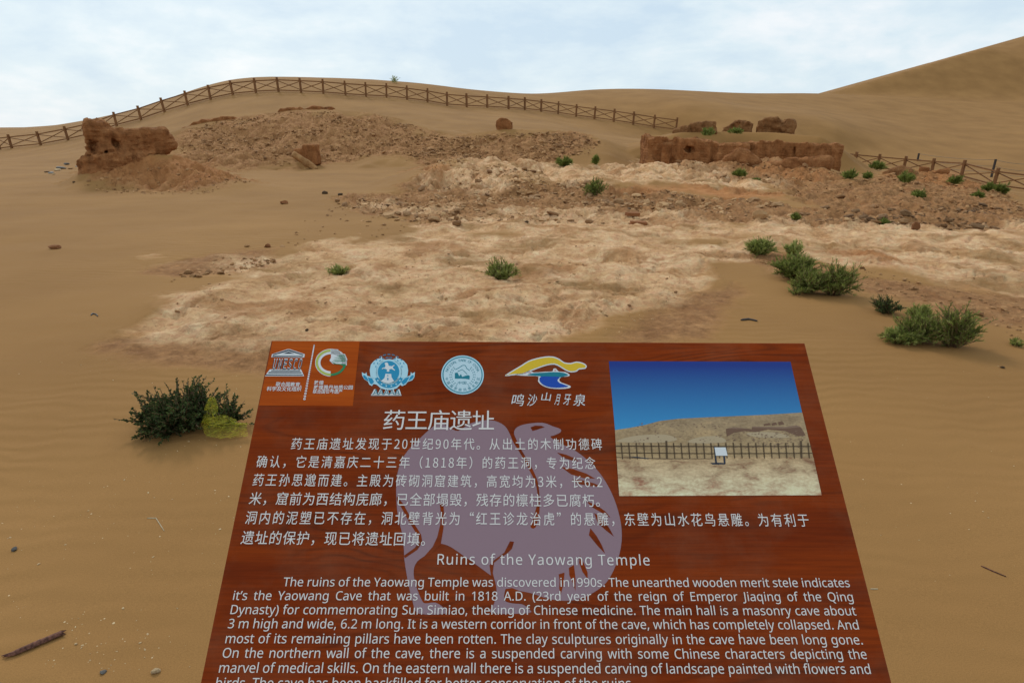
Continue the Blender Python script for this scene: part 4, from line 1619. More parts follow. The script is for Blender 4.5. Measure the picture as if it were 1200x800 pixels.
# vanishing point of the side edges
def _ln(p, q):
    return Vector((p[0], p[1], 1)).cross(Vector((q[0], q[1], 1)))


_vp = _ln(TL, BLc).cross(_ln(TR, BRc))
_vp = (_vp.x / _vp.z, _vp.y / _vp.z)
d2c = cray(*_vp).normalized()                     # up along the board
nrm = cray(*TL).cross(cray(*TR))
d1c = nrm.cross(d2c).normalized()
if d1c.x < 0:
    d1c = -d1c
nc = d1c.cross(d2c).normalized()                  # towards the eye
TLc = cray(*TL) * 1.12                            # top left corner, 1.12 m from the lens
Rc = cam.rotation_euler.to_matrix()


def S(u, v):
    """picture point -> metres on the board (x right, y up from its top left corner)"""
    r = cray(u, v)
    t = TLc.dot(nc) / r.dot(nc)
    q = r * t - TLc
    return (q.dot(d1c), q.dot(d2c))


Xw, Yw, Zw = Rc @ d1c, Rc @ d2c, Rc @ nc
O_w = EYE + Rc @ TLc
BW = S(*TR)[0]
BH = 0.70
PM = Matrix((Xw, Yw, Zw)).transposed().to_4x4()
PM.translation = O_w
ctr = PM @ Vector((BW / 2, -BH / 2, -0.03))
sroot = tag(link('information_sign', None, loc=(ctr.x, ctr.y, gz(ctr.x, ctr.y))),
            'tilted red wood grain sign board with Chinese and English text and a photo', 'sign')
PML = Matrix.Translation(-sroot.location) @ PM


def board_mat():
    m, t, b = new_mat('printed red wood grain')
    g = G_(t)
    co = g.coord((1, 1, 1))
    # cathedral grain: rings of a stretched distorted field, lines running left to right
    st = g.coord((1.3, 7.5, 1))
    n = g.noise(st, 1.6, 2, 0.4, 0.2)
    w = g.math('SINE', g.math('MULTIPLY', n, 95.0))
    w = g.math('MULTIPLY_ADD', w, 0.5)
    g.t.nodes[-1].inputs[2].default_value = 0.5
    w = g.math('POWER', w, 3.0)
    fine = g.noise(g.coord((5, 160, 1)), 1.5, 5, 0.65)
    broad = g.noise(g.coord((0.8, 9, 1)), 2.0, 3)
    c = g.ramp(broad, [(0.3, (0.155, 0.019, 0.0012)), (0.7, (0.25, 0.036, 0.002))])
    c = g.mix(g.math('MULTIPLY', w, g.ramp(g.noise(g.coord((1.6, 5, 1)), 2.3, 2), [(0.46, (0, 0, 0)), (0.64, (0.62, 0.62, 0.62))])), c, (0.085, 0.013, 0.002))
    c = g.mix(0.55, c, g.ramp(fine, [(0.3, (0.28, 0.28, 0.28)), (0.7, (0.68, 0.68, 0.68))]), 'OVERLAY')
    dust = g.ramp(g.noise(g.coord((3, 3, 1)), 2.2, 8, 0.7), [(0.45, (0, 0, 0)), (0.8, (0.16, 0.16, 0.16))])
    c = g.mix(dust, c, (0.30, 0.20, 0.12))
    g.l(c, b.inputs['Base Color'])
    b.inputs['Roughness'].default_value = 0.5
    b.inputs['Specular IOR Level'].default_value = 0.07
    return m


def sticker_mat():
    m, t, b = new_mat('printed orange wood grain')
    g = G_(t)
    fine = g.noise(g.coord((5, 160, 1)), 1.5, 5, 0.65)
    c = g.ramp(g.noise(g.coord((1, 12, 1)), 3, 3), [(0.3, (0.33, 0.048, 0.003)), (0.7, (0.44, 0.080, 0.006))])
    c = g.mix(0.4, c, g.ramp(fine, [(0.3, (0.35, 0.35, 0.35)), (0.7, (0.64, 0.64, 0.64))]), 'OVERLAY')
    g.l(c, b.inputs['Base Color'])
    b.inputs['Roughness'].default_value = 0.5
    b.inputs['Specular IOR Level'].default_value = 0.07
    return m


M_board, M_stick = board_mat(), sticker_mat()
ink = lambda n, c, r=0.5: flat_mat(n, c, r, 0.15)
I_text = ink('grey white ink', (0.70, 0.66, 0.62))
I_white = ink('white ink', (0.66, 0.68, 0.68))
I_camel = ink('mauve ink', (0.275, 0.178, 0.205))
I_black = ink('black ink', (0.03, 0.04, 0.06))
I_blue = ink('blue ink', (0.025, 0.26, 0.44))
I_pblue = ink('pale blue ink', (0.42, 0.66, 0.74))
I_teal = ink('teal ink', (0.015, 0.19, 0.25))
I_navy = ink('deep blue ink', (0.015, 0.07, 0.38))
I_yellow = ink('yellow ink', (0.68, 0.46, 0.03))
I_green = ink('green ink', (0.03, 0.22, 0.09))
I_lime = ink('yellow green ink', (0.42, 0.47, 0.10))
M_edge = flat_mat('board edge', (0.10, 0.03, 0.012), 0.6, 0.3)
M_leg = flat_mat('painted steel leg', (0.06, 0.03, 0.02), 0.4, 0.4, 0.15)

# the board: a slab with lightly rounded edges
Vv, Qv = box_arrays(BW, BH, 0.018, False)
bm_v = Vv + [BW / 2, -BH / 2, -0.009]
board = link('board', mesh_np('board', bm_v, Qv, False), M_board, sroot, mtx=PML)
bd = board.modifiers.new('bevel', 'BEVEL')
bd.width = 0.0012
bd.segments = 2

LAY = 0.00035
PARENT = board


def tri_poly(pts):
    t = tessellate_polygon([[Vector((x, y, 0)) for x, y in pts]])
    return np.array([(x, y, 0) for x, y in pts], float), np.array([tuple(q) for q in t])


def prt(name, polys, mat, lay, parent=None, conv=S):
    """printed shapes: list of outlines in picture points -> one flat mesh on the board"""
    VV, FF, o_ = [], [], 0
    for pl in polys:
        P2 = [conv(*q) for q in pl]
        V_, F_ = tri_poly(P2)
        # face the reader
        for i, (a, b, c) in enumerate(F_):
            ar = (V_[b, 0] - V_[a, 0]) * (V_[c, 1] - V_[a, 1]) - (V_[b, 1] - V_[a, 1]) * (V_[c, 0] - V_[a, 0])
            if ar < 0:
                F_[i] = (a, c, b)
        VV.append(V_ + [0, 0, lay * LAY])
        FF.append(F_ + o_)
        o_ += len(V_)
    me_ = mesh_np(name, np.vstack(VV), np.vstack(FF), False)
    pr = parent if parent is not None else PARENT
    return link(name, me_, mat, pr, mtx=Matrix.Identity(4) if pr is not sroot else PML)


def zc(ox, oy, sc):
    return lambda pl: [(ox + x / sc, oy + y / sc) for x, y in pl]


def spl(pts, n=6, closed=True):
    """Catmull-Rom smoothing of an outline"""
    P = [np.array(p, float) for p in pts]
    m = len(P)
    out = []
    for i in range(m if closed else m - 1):
        if closed:
            p0, p1, p2, p3 = P[(i - 1) % m], P[i], P[(i + 1) % m], P[(i + 2) % m]
        else:
            p0, p1, p2, p3 = P[max(i - 1, 0)], P[i], P[i + 1], P[min(i + 2, m - 1)]
        for k in range(n):
            t = k / n
            out.append(tuple(0.5 * (2 * p1 + (p2 - p0) * t + (2 * p0 - 5 * p1 + 4 * p2 - p3) * t * t + (3 * p1 - p0 - 3 * p2 + p3) * t ** 3)))
    if not closed:
        out.append(tuple(P[-1]))
    return out


def stroke(pts, w, taper=False):
    """open line -> outline of width w (in the same units)"""
    P = np.array(pts, float)
    T = np.gradient(P, axis=0)
    T /= np.linalg.norm(T, axis=1)[:, None] + 1e-9
    Nn = np.stack([-T[:, 1], T[:, 0]], -1)
    ww = np.full(len(P), w / 2) if not hasattr(w, '__len__') else np.interp(np.linspace(0, 1, len(P)), np.linspace(0, 1, len(w)), w) / 2
    return [tuple(q) for q in P + Nn * ww[:, None]] + [tuple(q) for q in (P - Nn * ww[:, None])[::-1]]


def ring(cx, cy, rx, ry, a0=0, a1=360, n=48):
    return [(cx + rx * math.cos(math.radians(a)), cy + ry * math.sin(math.radians(a))) for a in np.linspace(a0, a1, n)]


def band(cx, cy, rx, ry, w, a0=0, a1=360, n=48, w1=None):
    w1 = w if w1 is None else w1
    o = [(cx + rx * math.cos(math.radians(a)), cy + ry * math.sin(math.radians(a))) for a in np.linspace(a0, a1, n)]
    ws = np.linspace(w, w1, n)
    i = [(cx + (rx - q) * math.cos(math.radians(a)), cy + (ry - q) * math.sin(math.radians(a))) for a, q in zip(np.linspace(a0, a1, n), ws)]
    return o + i[::-1]


def bands(*a, **k):
    """closed ring as two halves"""
    cx, cy, rx, ry, w = a
    return [band(cx, cy, rx, ry, w, 0, 180), band(cx, cy, rx, ry, w, 180, 360)]


# ---- camel
Zc = zc(450, 485, 1000 / 300)
body = [(290, 66), (330, 40), (380, 26), (430, 26), (470, 45), (490, 75), (505, 110), (530, 150), (560, 205), (590, 265), (600, 320), (598, 350), (585, 400), (572, 440),
        (592, 442), (606, 390), (608, 345), (606, 300), (598, 255), (570, 195), (540, 145), (515, 95), (508, 70), (522, 50), (560, 38), (620, 34), (660, 48), (688, 58), (690, 70), (668, 82), (650, 90), (690, 115), (750, 145), (800, 185), (850, 240), (890, 310), (915, 380), (928, 450), (925, 520), (905, 590), (870, 655), (820, 695), (760, 722), (700, 728), (640, 720), (580, 700), (530, 690), (490, 688), (475, 682), (470, 725), (500, 738), (540, 742), (562, 758), (566, 776), (420, 776), (430, 740), (440, 690), (430, 640), (415, 628), (350, 580), (300, 545), (260, 518), (225, 506), (200, 512), (170, 545), (130, 575), (116, 610), (122, 660), (145, 720), (160, 738), (200, 735), (232, 755), (240, 778), (135, 778), (112, 730), (95, 660), (80, 570), (78, 530), (72, 470), (55, 400), (48, 320), (50, 250), (65, 190), (95, 140), (140, 95), (190, 50), (220, 34), (255, 52)]
camel_out = Zc(spl(body, 3))
cam_part = prt('camel_silhouette', [camel_out], I_camel, 1)
cuts = [
    [(50, 320), (75, 350), (110, 415), (145, 470), (150, 500), (130, 530), (82, 562), (78, 552), (120, 522), (138, 498), (132, 475), (98, 420), (65, 360), (50, 335)],
    [(218, 350), (232, 352), (236, 400), (232, 450), (222, 508), (200, 530), (178, 548), (160, 552), (190, 518), (208, 480), (220, 430), (222, 390)],
    [(492, 496), (508, 498), (500, 525), (480, 545), (455, 560), (430, 580), (425, 620), (430, 640), (418, 632), (412, 590), (430, 570), (470, 540)],
    [(572, 52), (590, 45), (615, 46), (628, 52), (612, 56), (595, 62), (580, 66)],
    [(675, 150), (710, 158), (745, 172), (760, 185), (730, 180), (700, 170)],
    [(690, 205), (740, 215), (790, 232), (825, 252), (780, 250), (730, 235)],
    [(735, 255), (775, 258), (820, 270), (855, 285), (800, 280), (755, 272)],
    [(790, 340), (830, 355), (865, 380), (885, 405), (850, 385), (815, 365)],
    [(820, 385), (850, 405), (880, 445), (898, 478), (868, 455), (835, 425)],
    [(806, 445), (830, 475), (850, 510), (864, 545), (835, 515), (800, 472)],
    [(765, 552), (780, 580), (795, 618), (796, 645), (775, 615), (762, 580)],
    [(722, 600), (742, 588), (748, 640), (748, 690), (738, 660), (724, 630)],
    [(682, 625), (705, 618), (702, 660), (690, 705), (684, 680), (686, 650)],
    [(476, 682), (500, 678), (530, 690), (520, 700), (500, 722), (478, 730), (472, 712)],
]
for c in cuts:
    prt('camel_line', [Zc(c)], M_board, 1.5)

# ---- orange sticker with two emblems
sticker = prt('emblem_sticker', [[(319.5, 399.6), (421.5, 400), (413.5, 475.6), (303.5, 475)]], M_stick, 1)
Zs = zc(300, 400, 10)


def pt(name, pl, mat, lay, cv, parent=None):
    return prt(name, [cv(q) for q in pl], mat, lay, parent)


tw = [[(370, 92), (398, 92), (572, 150), (568, 186), (545, 192), (180, 186), (190, 150)],
      [(190, 186), (545, 190), (530, 330), (175, 330)],
      [(165, 328), (530, 330), (565, 408), (105, 408), (150, 345)]]
pt('emblem_outline', tw[:1] + tw[2:], I_white, 2, Zs)
roof = [[(372, 100), (396, 100), (556, 153), (556, 164), (384, 114), (200, 164), (200, 153)],
        [(384, 124), (450, 145), (318, 145)][::-1],
        [(196, 170), (552, 172), (550, 184), (194, 183)],
        [(182, 340), (518, 341), (522, 351), (176, 350)],
        [(152, 360), (530, 362), (536, 374), (144, 373)],
        [(118, 388), (548, 390), (552, 400), (112, 399)]]
pt('temple_emblem', roof, I_black, 3, Zs)


def font_get(kind):
    try:                                    # the lettering faces that come with Blender itself
        return bpy.data.fonts.load(bpy.utils.system_resource('DATAFILES') + '/fonts/' + kind, check_existing=True)
    except Exception:
        return None


FONT_L = font_get('NotoSansHebrew-Regular.woff2')
FONT_C = None                               # Blender's own face falls back to the same CJK glyphs, and does so quickly
FONT_CD = font_get('Noto Sans CJK Regular.woff2')


TYPE_SC = bpy.data.scenes.new('typesetting')


_tc = bpy.data.curves.new('text', 'FONT')
_tc.size = 1.0
_tc.resolution_u = 3
_to = bpy.data.objects.new('text', _tc)
TYPE_SC.collection.objects.link(_to)         # a bare scene of its own keeps this quick
_bf = _tc.font


def text_mesh(body, font, space_word=1.0, space_char=1.0, bold=0.0):
    _tc.body = body
    _tc.font = font or _bf
    _tc.space_word = space_word
    _tc.space_character = space_char
    _tc.offset = bold
    vl = TYPE_SC.view_layers[0]
    vl.update()
    dg = vl.depsgraph
    me_ = bpy.data.meshes.new_from_object(_to.evaluated_get(dg), depsgraph=dg)
    xs = np.empty(len(me_.vertices) * 3)
    me_.vertices.foreach_get('co', xs)
    return me_, xs.reshape(-1, 3)


_ih = {}


def ink_h(ch, font):
    k_ = (ch, font.name if font else '')
    if k_ in _ih:
        return _ih[k_]
    me_, V_ = text_mesh(ch, font)
    bpy.data.meshes.remove(me_)
    _ih[k_] = V_[:, 1].max() - V_[:, 1].min()
    return _ih[k_]


def text(body, a, b, size, name='text_line', mat=I_text, lay=3, font=None, xs=1.0, justify=True, parent=None, bold=0.0, mode='fit', ref='T'):
    """one printed line whose ink runs from picture point a to b on its baseline.
    size: height in metres of the reference letter; mode: fit = stretch, word / char = open up the spacing"""
    A_, B_ = Vector(S(*a)), Vector(S(*b))
    wl = (B_ - A_).length
    ang = math.atan2(B_.y - A_.y, B_.x - A_.x)
    sy = size / ink_h(ref, font)
    ext = lambda V_: V_[:, 0].max() - V_[:, 0].min()
    if mode == 'open':
        me_, V_ = text_mesh(body, font, bold=bold, space_char=1.09)
    elif mode == 'fit' or (mode == 'word' and ' ' not in body):
        me_, V_ = text_mesh(body, font, bold=bold)
    else:
        kws = ('space_word', 0.62) if mode == 'word' else ('space_char', 0.8)
        m1, V1 = text_mesh(body, font, **{kws[0]: 1.0})
        m2, V2 = text_mesh(body, font, **{kws[0]: 1.5})
        sp_ = max(kws[1], 1 + 0.5 * (wl / (sy * xs) - ext(V1)) / (ext(V2) - ext(V1)))
        bpy.data.meshes.remove(m1)
        bpy.data.meshes.remove(m2)
        me_, V_ = text_mesh(body, font, bold=bold, **{kws[0]: sp_})
    sx = wl / ext(V_)
    x0 = V_[:, 0].min()
    me_.name = name
    me_.materials.clear()
    M_ = Matrix.Translation((A_.x, A_.y, lay * LAY)) @ Matrix.Rotation(ang, 4, 'Z') @ Matrix.Diagonal((sx, sy, 1, 1)) @ Matrix.Translation((-x0, 0, 0))
    me_.transform(M_)
    return link(name, me_, mat, parent if parent is not None else PARENT, mtx=Matrix.Identity(4))


def vspan(u, v0, v1):
    return S(u, v0)[1] - S(u, v1)[1]


for i, ch in enumerate('UNESCO'):
    x0_ = 186 + i * 59.5
    a_ = (300 + (x0_ + 2) / 10, 400 + 32.8)
    b_ = (300 + (x0_ + 44) / 10, 400 + 32.9)
    text(ch, a_, b_, 0.0205, 'emblem_letter', I_white, 2.0, FONT_L, bold=0.035)
    text(ch, a_, b_, 0.0195, 'emblem_letter', I_black, 3, FONT_L, bold=0.0)
# dotted line between the emblems
ds = []
for i, t in enumerate(np.linspace(0, 1, 34)):
    yy = 45 + (675 - 45) * (t ** 1.7)
    xx = 684 - (684 - 570) * ((yy - 45) / 630)
    r_ = 7 + 8 * t ** 1.5
    ds.append(ring(xx, yy, r_, r_ * 0.9, n=9)[:-1])
pt('dotted_line', ds, I_white, 3, Zs)
pt('dotted_line_core', [ring(sum(p[0] for p in q) / 8, sum(p[1] for p in q) / 8, 5, 4.5, n=7)[:-1] for q in ds[-8:]], M_stick, 4, Zs)
for bd_, a_, b_, s_ in (('联合国教育、', (323, 452.2), (353.5, 452.8), 0.0095), ('科学及文化组织', (312.5, 457.6), (353, 457.9), 0.0095),
                        ('敦煌', (368, 450.2), (379, 450.4), 0.009), ('敦煌雅丹地质公园', (367.5, 455.7), (413.3, 456), 0.009), ('联合国世界遗产', (366.5, 460.6), (401, 460.8), 0.009)):
    text(bd_, a_, b_, s_ * 0.85, 'emblem_caption', I_white, 3, FONT_C, bold=0.012, ref='国')
# round green emblem
cx_, cy_ = 880, 250
pt('round_emblem_outline', [band(cx_, cy_, 186, 162, 62, -268, 12 - 0, n=60)[:], [(880, 90), (960, 95), (1000, 145), (1045, 150), (1070, 210), (1060, 265), (1000, 270), (900, 262), (862, 225), (880, 190)]], I_white, 2, Zs)
pt('round_emblem', [band(cx_, cy_, 178, 154, 26, 90, 268, n=40)], I_lime, 3, Zs)
pt('round_emblem', [band(cx_, cy_, 178, 154, 26, 8, 90, n=30)], I_green, 3, Zs)
pt('round_emblem', [[(985, 165 + 22 * i), (1045, 162 + 22 * i), (1052, 172 + 22 * i), (960 - 8 * i, 176 + 22 * i), (905 - 4 * i, 190 + 14 * i)] for i in range(4)] + [[(880, 235), (940, 262), (1050, 268), (1025, 290), (980, 272), (920, 266)]], I_green, 3, Zs)

# ---- tourism emblem (blue) with wreath, ribbon and AAAAA
Zt = zc(420, 410, 1000 / 75)
wl = []
for sgn in (-1, 1):
    c0 = 478
    X_ = lambda x: c0 + sgn * (c0 - x)
    out_ = [(X_(350), 130), (X_(366), 92), (X_(375), 140), (X_(420), 150), (X_(300), 250), (X_(290), 350), (X_(300), 430), (X_(240), 450), (X_(190), 410), (X_(178), 320), (X_(195), 230), (X_(245), 172), (X_(300), 140)]
    wl.append(out_)
wl.append([(55, 345), (78, 365), (110, 372), (125, 345), (138, 405), (200, 420), (240, 440), (720, 440), (770, 415), (815, 395), (820, 345), (840, 370), (885, 345), (875, 430), (840, 475), (770, 500), (740, 540), (685, 565), (655, 545), (600, 600), (520, 625), (440, 625), (350, 600), (290, 545), (240, 530), (210, 565), (170, 540), (150, 495), (90, 455), (60, 400)])
pt('tourism_emblem_outline', wl + [ring(478, 350, 205, 205)[:-1]], I_pblue, 2, Zt)
pt('tourism_emblem', [ring(472, 345, 168, 172)[:-1]], I_blue, 3, Zt)
pt('tourism_emblem', [band(478, 360, 235, 235, 50, 22, 158, n=30),
                      [(75, 400), (95, 392), (135, 430), (165, 490), (120, 470), (85, 440)], [(150, 430), (215, 445), (245, 500), (212, 540), (180, 520)],
                      [(865, 400), (845, 392), (815, 420), (780, 485), (830, 460), (862, 430)], [(800, 420), (735, 440), (670, 500), (700, 545), (750, 510)]], I_blue, 3, Zt)
lv = []
for sgn in (-1, 1):
    for rr_, off in ((215, 0), (262, 8)):
        for k_ in range(6):
            a = math.radians(200 + k_ * 15 + off) if sgn < 0 else math.radians(-20 - k_ * 15 - off)
            x_, y_ = 478 + rr_ * math.cos(a), 335 + rr_ * math.sin(a)
            tx, ty = (math.sin(a) * sgn * -1 * -1, -math.cos(a) * sgn) if False else (-math.sin(a) * -sgn, math.cos(a) * -sgn)
            nx_, ny_ = math.cos(a), math.sin(a)
            lv.append([(x_ - tx * 20, y_ - ty * 20), (x_ + nx_ * 9, y_ + ny_ * 9), (x_ + tx * 20 + nx_ * 6, y_ + ty * 20 + ny_ * 6), (x_ - nx_ * 8, y_ - ny_ * 8)])
pt('wreath_leaf', lv, I_blue, 3, Zt)
pt('galloping_horse', [[(410, 215), (430, 198), (455, 200), (470, 225), (475, 250), (520, 258), (560, 238), (572, 245), (545, 262), (540, 285), (578, 318), (565, 325), (520, 300), (490, 305), (480, 320), (490, 335), (465, 345), (440, 335), (455, 318), (430, 300), (395, 292), (372, 305), (365, 295), (390, 280), (420, 275), (425, 240)],
                       [(425, 375), (515, 378), (520, 430), (560, 490), (520, 510), (470, 525), (400, 510), (355, 490), (410, 440)]], I_white, 4, Zt)
pt('tower_window', [[(450, 398), (470, 398), (472, 412), (450, 412)], [(450, 440), (472, 440), (470, 475), (455, 475)]], I_blue, 5, Zt)
pt('ribbon_character', [[(478 + 210 * math.cos(a) - 12, 360 + 210 * math.sin(a) - 10), (478 + 210 * math.cos(a) + 12, 360 + 210 * math.sin(a) - 10), (478 + 210 * math.cos(a) + 12, 360 + 210 * math.sin(a) + 10), (478 + 210 * math.cos(a) - 12, 360 + 210 * math.sin(a) + 10)] for a in np.radians([35, 57, 79, 101, 123, 145])], I_pblue, 4, Zt)
pt('star_rating', [[(200 + 92 * i, 712), (248 + 92 * i, 615), (275 + 92 * i, 615), (306 + 92 * i, 712)] for i in range(5)] + [[(200, 690), (668, 690), (668, 716), (200, 716)]], I_white, 3, Zt)
text('AAAAA', (420 + 225 / 13.33, 410 + 703 / 13.33), (420 + 648 / 13.33, 410 + 703 / 13.33), 0.0105, 'star_rating', I_teal, 4, FONT_L)

# ---- round park emblem
Zp = zc(510, 410, 945 / 65)
pt('park_emblem_disc', [ring(466, 427, 363, 332)[:-1]], I_pblue, 2, Zp)
pt('park_emblem_ring', bands(466, 427, 340, 310, 14), I_teal, 3, Zp)
pt('park_emblem_disc', [ring(466, 427, 318, 288)[:-1]], ink('icy ink', (0.50, 0.66, 0.72)), 2.6, Zp)
pt('park_emblem_mountain', [[(335, 395), (380, 385), (410, 450), (440, 410), (460, 460), (520, 440), (560, 430), (590, 445), (585, 505), (520, 495), (450, 490), (335, 492)],
                            stroke([(345, 335), (400, 310), (460, 268), (490, 262), (515, 268), (540, 320), (590, 355)], 11),
                            stroke([(385, 370), (460, 335), (500, 370), (545, 415)], 10)], I_teal, 3, Zp)
lv = []
for sgn in (-1, 1):
    for k_ in range(9):
        a = math.radians(90 + sgn * (30 + k_ * 13))
        for dr in (-14, 14):
            x_, y_ = 466 + (200 + dr) * math.cos(a), 440 + (185 + dr) * math.sin(a)
            b_ = a + sgn * 1.2 + (0.5 if dr > 0 else -0.5) * sgn
            tx, ty = math.cos(b_), math.sin(b_)
            lv.append([(x_ - tx * 17, y_ - ty * 17), (x_ - ty * 7, y_ + tx * 7), (x_ + tx * 17, y_ + ty * 17), (x_ + ty * 7, y_ - tx * 7)])
pt('park_emblem_wreath', lv, I_teal, 3, Zp)


def arc_text(body, cx, cy, rx, ry, a0, a1, size, cv, mat, lay=3, font=None, name='emblem_lettering', flip=False):
    n = len(body)
    nh = ink_h('国' if ord(body[0]) > 255 else 'T', font)
    mv, mf, o_ = [], [], 0
    for i, ch in enumerate(body):
        if ch == ' ':
            continue
        a = math.radians(a0 + (a1 - a0) * i / (n - 1))
        c = cv([(cx + rx * math.cos(a), cy + ry * math.sin(a))])[0]
        c2 = cv([(cx + rx * 1.1 * math.cos(a), cy + ry * 1.1 * math.sin(a))])[0]
        P0, P1 = Vector(S(*c)), Vector(S(*c2))
        up = (P1 - P0).normalized() * (-1 if flip else 1)
        me_, V_ = text_mesh(ch, font, bold=0.004)
        me_.transform(Matrix.Translation((-(V_[:, 0].max() + V_[:, 0].min()) / 2, -nh / 2, 0)))
        ang = math.atan2(up.y, up.x) - math.pi / 2
        me_.transform(Matrix.Translation((P0.x, P0.y, lay * LAY)) @ Matrix.Rotation(ang, 4, 'Z') @ Matrix.Diagonal((size / nh, size / nh, 1, 1)))
        mv += [tuple(v.co) for v in me_.vertices]
        mf += [tuple(q + o_ for q in p.vertices) for p in me_.polygons]
        o_ += len(me_.vertices)
        bpy.data.meshes.remove(me_)
    me_ = bpy.data.meshes.new(name)
    me_.from_pydata(mv, [], mf)
    return link(name, me_, mat, PARENT, mtx=Matrix.Identity(4))


arc_text('NATIONAL PARK OF CHINA', 466, 432, 278, 252, -162, -18, 0.0050, Zp, I_teal, 3, FONT_L)
arc_text('中国国家级风景名胜区', 466, 427, 275, 250, 165, 15, 0.0055, Zp, I_teal, 3, FONT_C, flip=True)
text('中国', (536.5, 450), (546.5, 450), 0.0055, 'emblem_lettering', I_teal, 3.2, FONT_C, ref='国')

# ---- crescent lake emblem
Zm = zc(580, 405, 1200 / 130)
dune = [(112, 318), (200, 262), (280, 215), (360, 165), (440, 138), (540, 118), (630, 118), (700, 145), (750, 180), (820, 188), (880, 172), (950, 185), (992, 215), (978, 250), (910, 258), (885, 280), (820, 290), (760, 268), (700, 230), (640, 205), (560, 215), (470, 245), (380, 280), (300, 312), (230, 318), (180, 322), (125, 330)]
lake = [(215, 318), (300, 280), (380, 272), (420, 290), (540, 282), (622, 278), (630, 252), (660, 248), (690, 280), (760, 285), (806, 312), (795, 332), (720, 340), (695, 370), (720, 400), (815, 435), (800, 460), (700, 468), (590, 460), (510, 430), (465, 385), (470, 335), (380, 328)]
pt('crescent_emblem_outline', [spl(dune, 2), spl(lake, 2)], I_white, 2, Zm)
shr = lambda pl, k_: [(sum(p[0] for p in pl) / len(pl) * 0 + x, y) for x, y in pl]


def inset(pl, d):
    P = np.array(pl, float)
    T = np.roll(P, -1, 0) - np.roll(P, 1, 0)
    T /= np.linalg.norm(T, axis=1)[:, None] + 1e-9
    Nn = np.stack([-T[:, 1], T[:, 0]], -1)
    ar = 0.5 * np.sum(P[:, 0] * np.roll(P[:, 1], -1) - P[:, 1] * np.roll(P[:, 0], -1))
    return [tuple(q) for q in P + Nn * d * (1 if ar > 0 else -1)]


pt('crescent_emblem_dune', [inset(spl(dune, 2), 13)], I_yellow, 3, Zm)
pt('crescent_emblem_lake', [spl([(350, 315), (420, 298), (540, 292), (640, 286), (740, 294), (792, 318), (760, 330), (700, 345), (560, 350), (480, 330), (400, 324)], 2)], I_teal, 3, Zm)
pt('crescent_emblem_lake', [spl([(500, 335), (600, 335), (700, 340), (675, 370), (700, 405), (795, 440), (740, 452), (640, 456), (560, 442), (505, 412), (480, 372)], 2)], I_navy, 3.4, Zm)
pt('crescent_emblem_pavilion', [ring(652, 268, 10, 9, n=10)[:-1], ring(378, 292, 16, 7, n=10)[:-1], ring(325, 298, 12, 5, n=10)[:-1]], ink('pink ink', (0.55, 0.30, 0.30)), 3.2, Zm)
for i, (ch, x0_, x1_, yb, sz) in enumerate((('鸣', 175, 305, 640, 0.0225), ('沙', 345, 445, 640, 0.0225), ('山', 498, 598, 588, 0.016), ('月', 642, 690, 630, 0.0205), ('牙', 735, 810, 630, 0.0205), ('泉', 845, 975, 640, 0.0225))):
    o = text(ch, (580 + x0_ / 9.23, 405 + yb / 9.23), (580 + x1_ / 9.23, 405 + (yb + 2) / 9.23), sz, 'brush_character', I_white, 3, FONT_C, ref=ch)
    # brush-like slant
    xm = S(580 + x0_ / 9.23, 0)[0]
    y0_ = S(600, 405 + yb / 9.23)[1]
    for v_ in o.data.vertices:
        v_.co.x += (v_.co.y - y0_) * 0.18

# ---- running text
S_CN = vspan(500, 514.2, 527.2)
text('药王庙遗址', (449, 501.5), (579, 502), vspan(500, 482, 504), 'title_line', I_text, 3, FONT_C, ref='国', mode='char', xs=1.04)
CN = [('药王庙遗址发现于20世纪90年代。从出土的木制功德碑', (341, 525.5), (705.5, 526)),
      ('确认，它是清嘉庆二十三年（1818年）的药王洞，专为纪念', (300, 546.5), (698, 548.5)),
      ('药王孙思邈而建。主殿为砖砌洞窟建筑，高宽均为3米，长6.2', (296, 568), (706, 570.5)),
      ('米，窟前为西结构庑廊，已全部塌毁，残存的檩柱多已腐朽。', (291.5, 590), (703, 592.5)),
      ('洞内的泥塑已不存在，洞北壁背光为“红王诊龙治虎”的悬雕，东壁为山水花鸟悬雕。为有利于', (287, 612.5), (948.5, 615.5)),
      ('遗址的保护，现已将遗址回填。', (282, 636), (498, 638))]
for body_, a_, b_ in CN:
    fc_ = FONT_CD if any(ch in body_ for ch in '0123456789“') else FONT_C
    text(body_, a_, b_, S_CN, 'text_line', I_text, 3, fc_, ref='国', mode='open')
text('Ruins of the Yaowang Temple', (512.5, 661), (761.5, 662), vspan(600, 648.8, 661), 'title_line', I_text, 3, FONT_L, mode='char')
EN = [("The ruins of the Yaowang Temple was discovered in1990s. The unearthed wooden merit stele indicates", (331.5, 686.5), (996, 687.5)),
      ("it\u2019s the Yaowang Cave that was built in 1818 A.D. (23rd year of the reign of Emperor Jiaqing of the Qing", (273, 702.5), (1000, 704)),
      ("Dynasty) for commemorating Sun Simiao, theking of Chinese medicine. The main hall is a masonry cave about", (270, 719), (1003.5, 720.5)),
      ("3 m high and wide, 6.2 m long. It is a western corridor in front of the cave, which has completely collapsed. And", (267, 735.5), (1006.5, 737)),
      ("most of its remaining pillars have been rotten. The clay sculptures originally in the cave have been long gone.", (264, 753), (1011, 754.5)),
      ("On the northern wall of the cave, there is a suspended carving with some Chinese characters depicting the", (260.5, 770), (1016, 771.5)),
      ("marvel of medical skills. On the eastern wall there is a suspended carving of landscape painted with flowers and", (256.5, 787.5), (1020.5, 789)),
      ("birds. The cave has been backfilled for better conservation of the ruins.", (252.5, 805.5), (743, 806))]
S_EN = vspan(600, 676.7, 686.9)
_m, _v = text_mesh(EN[3][0], FONT_L)
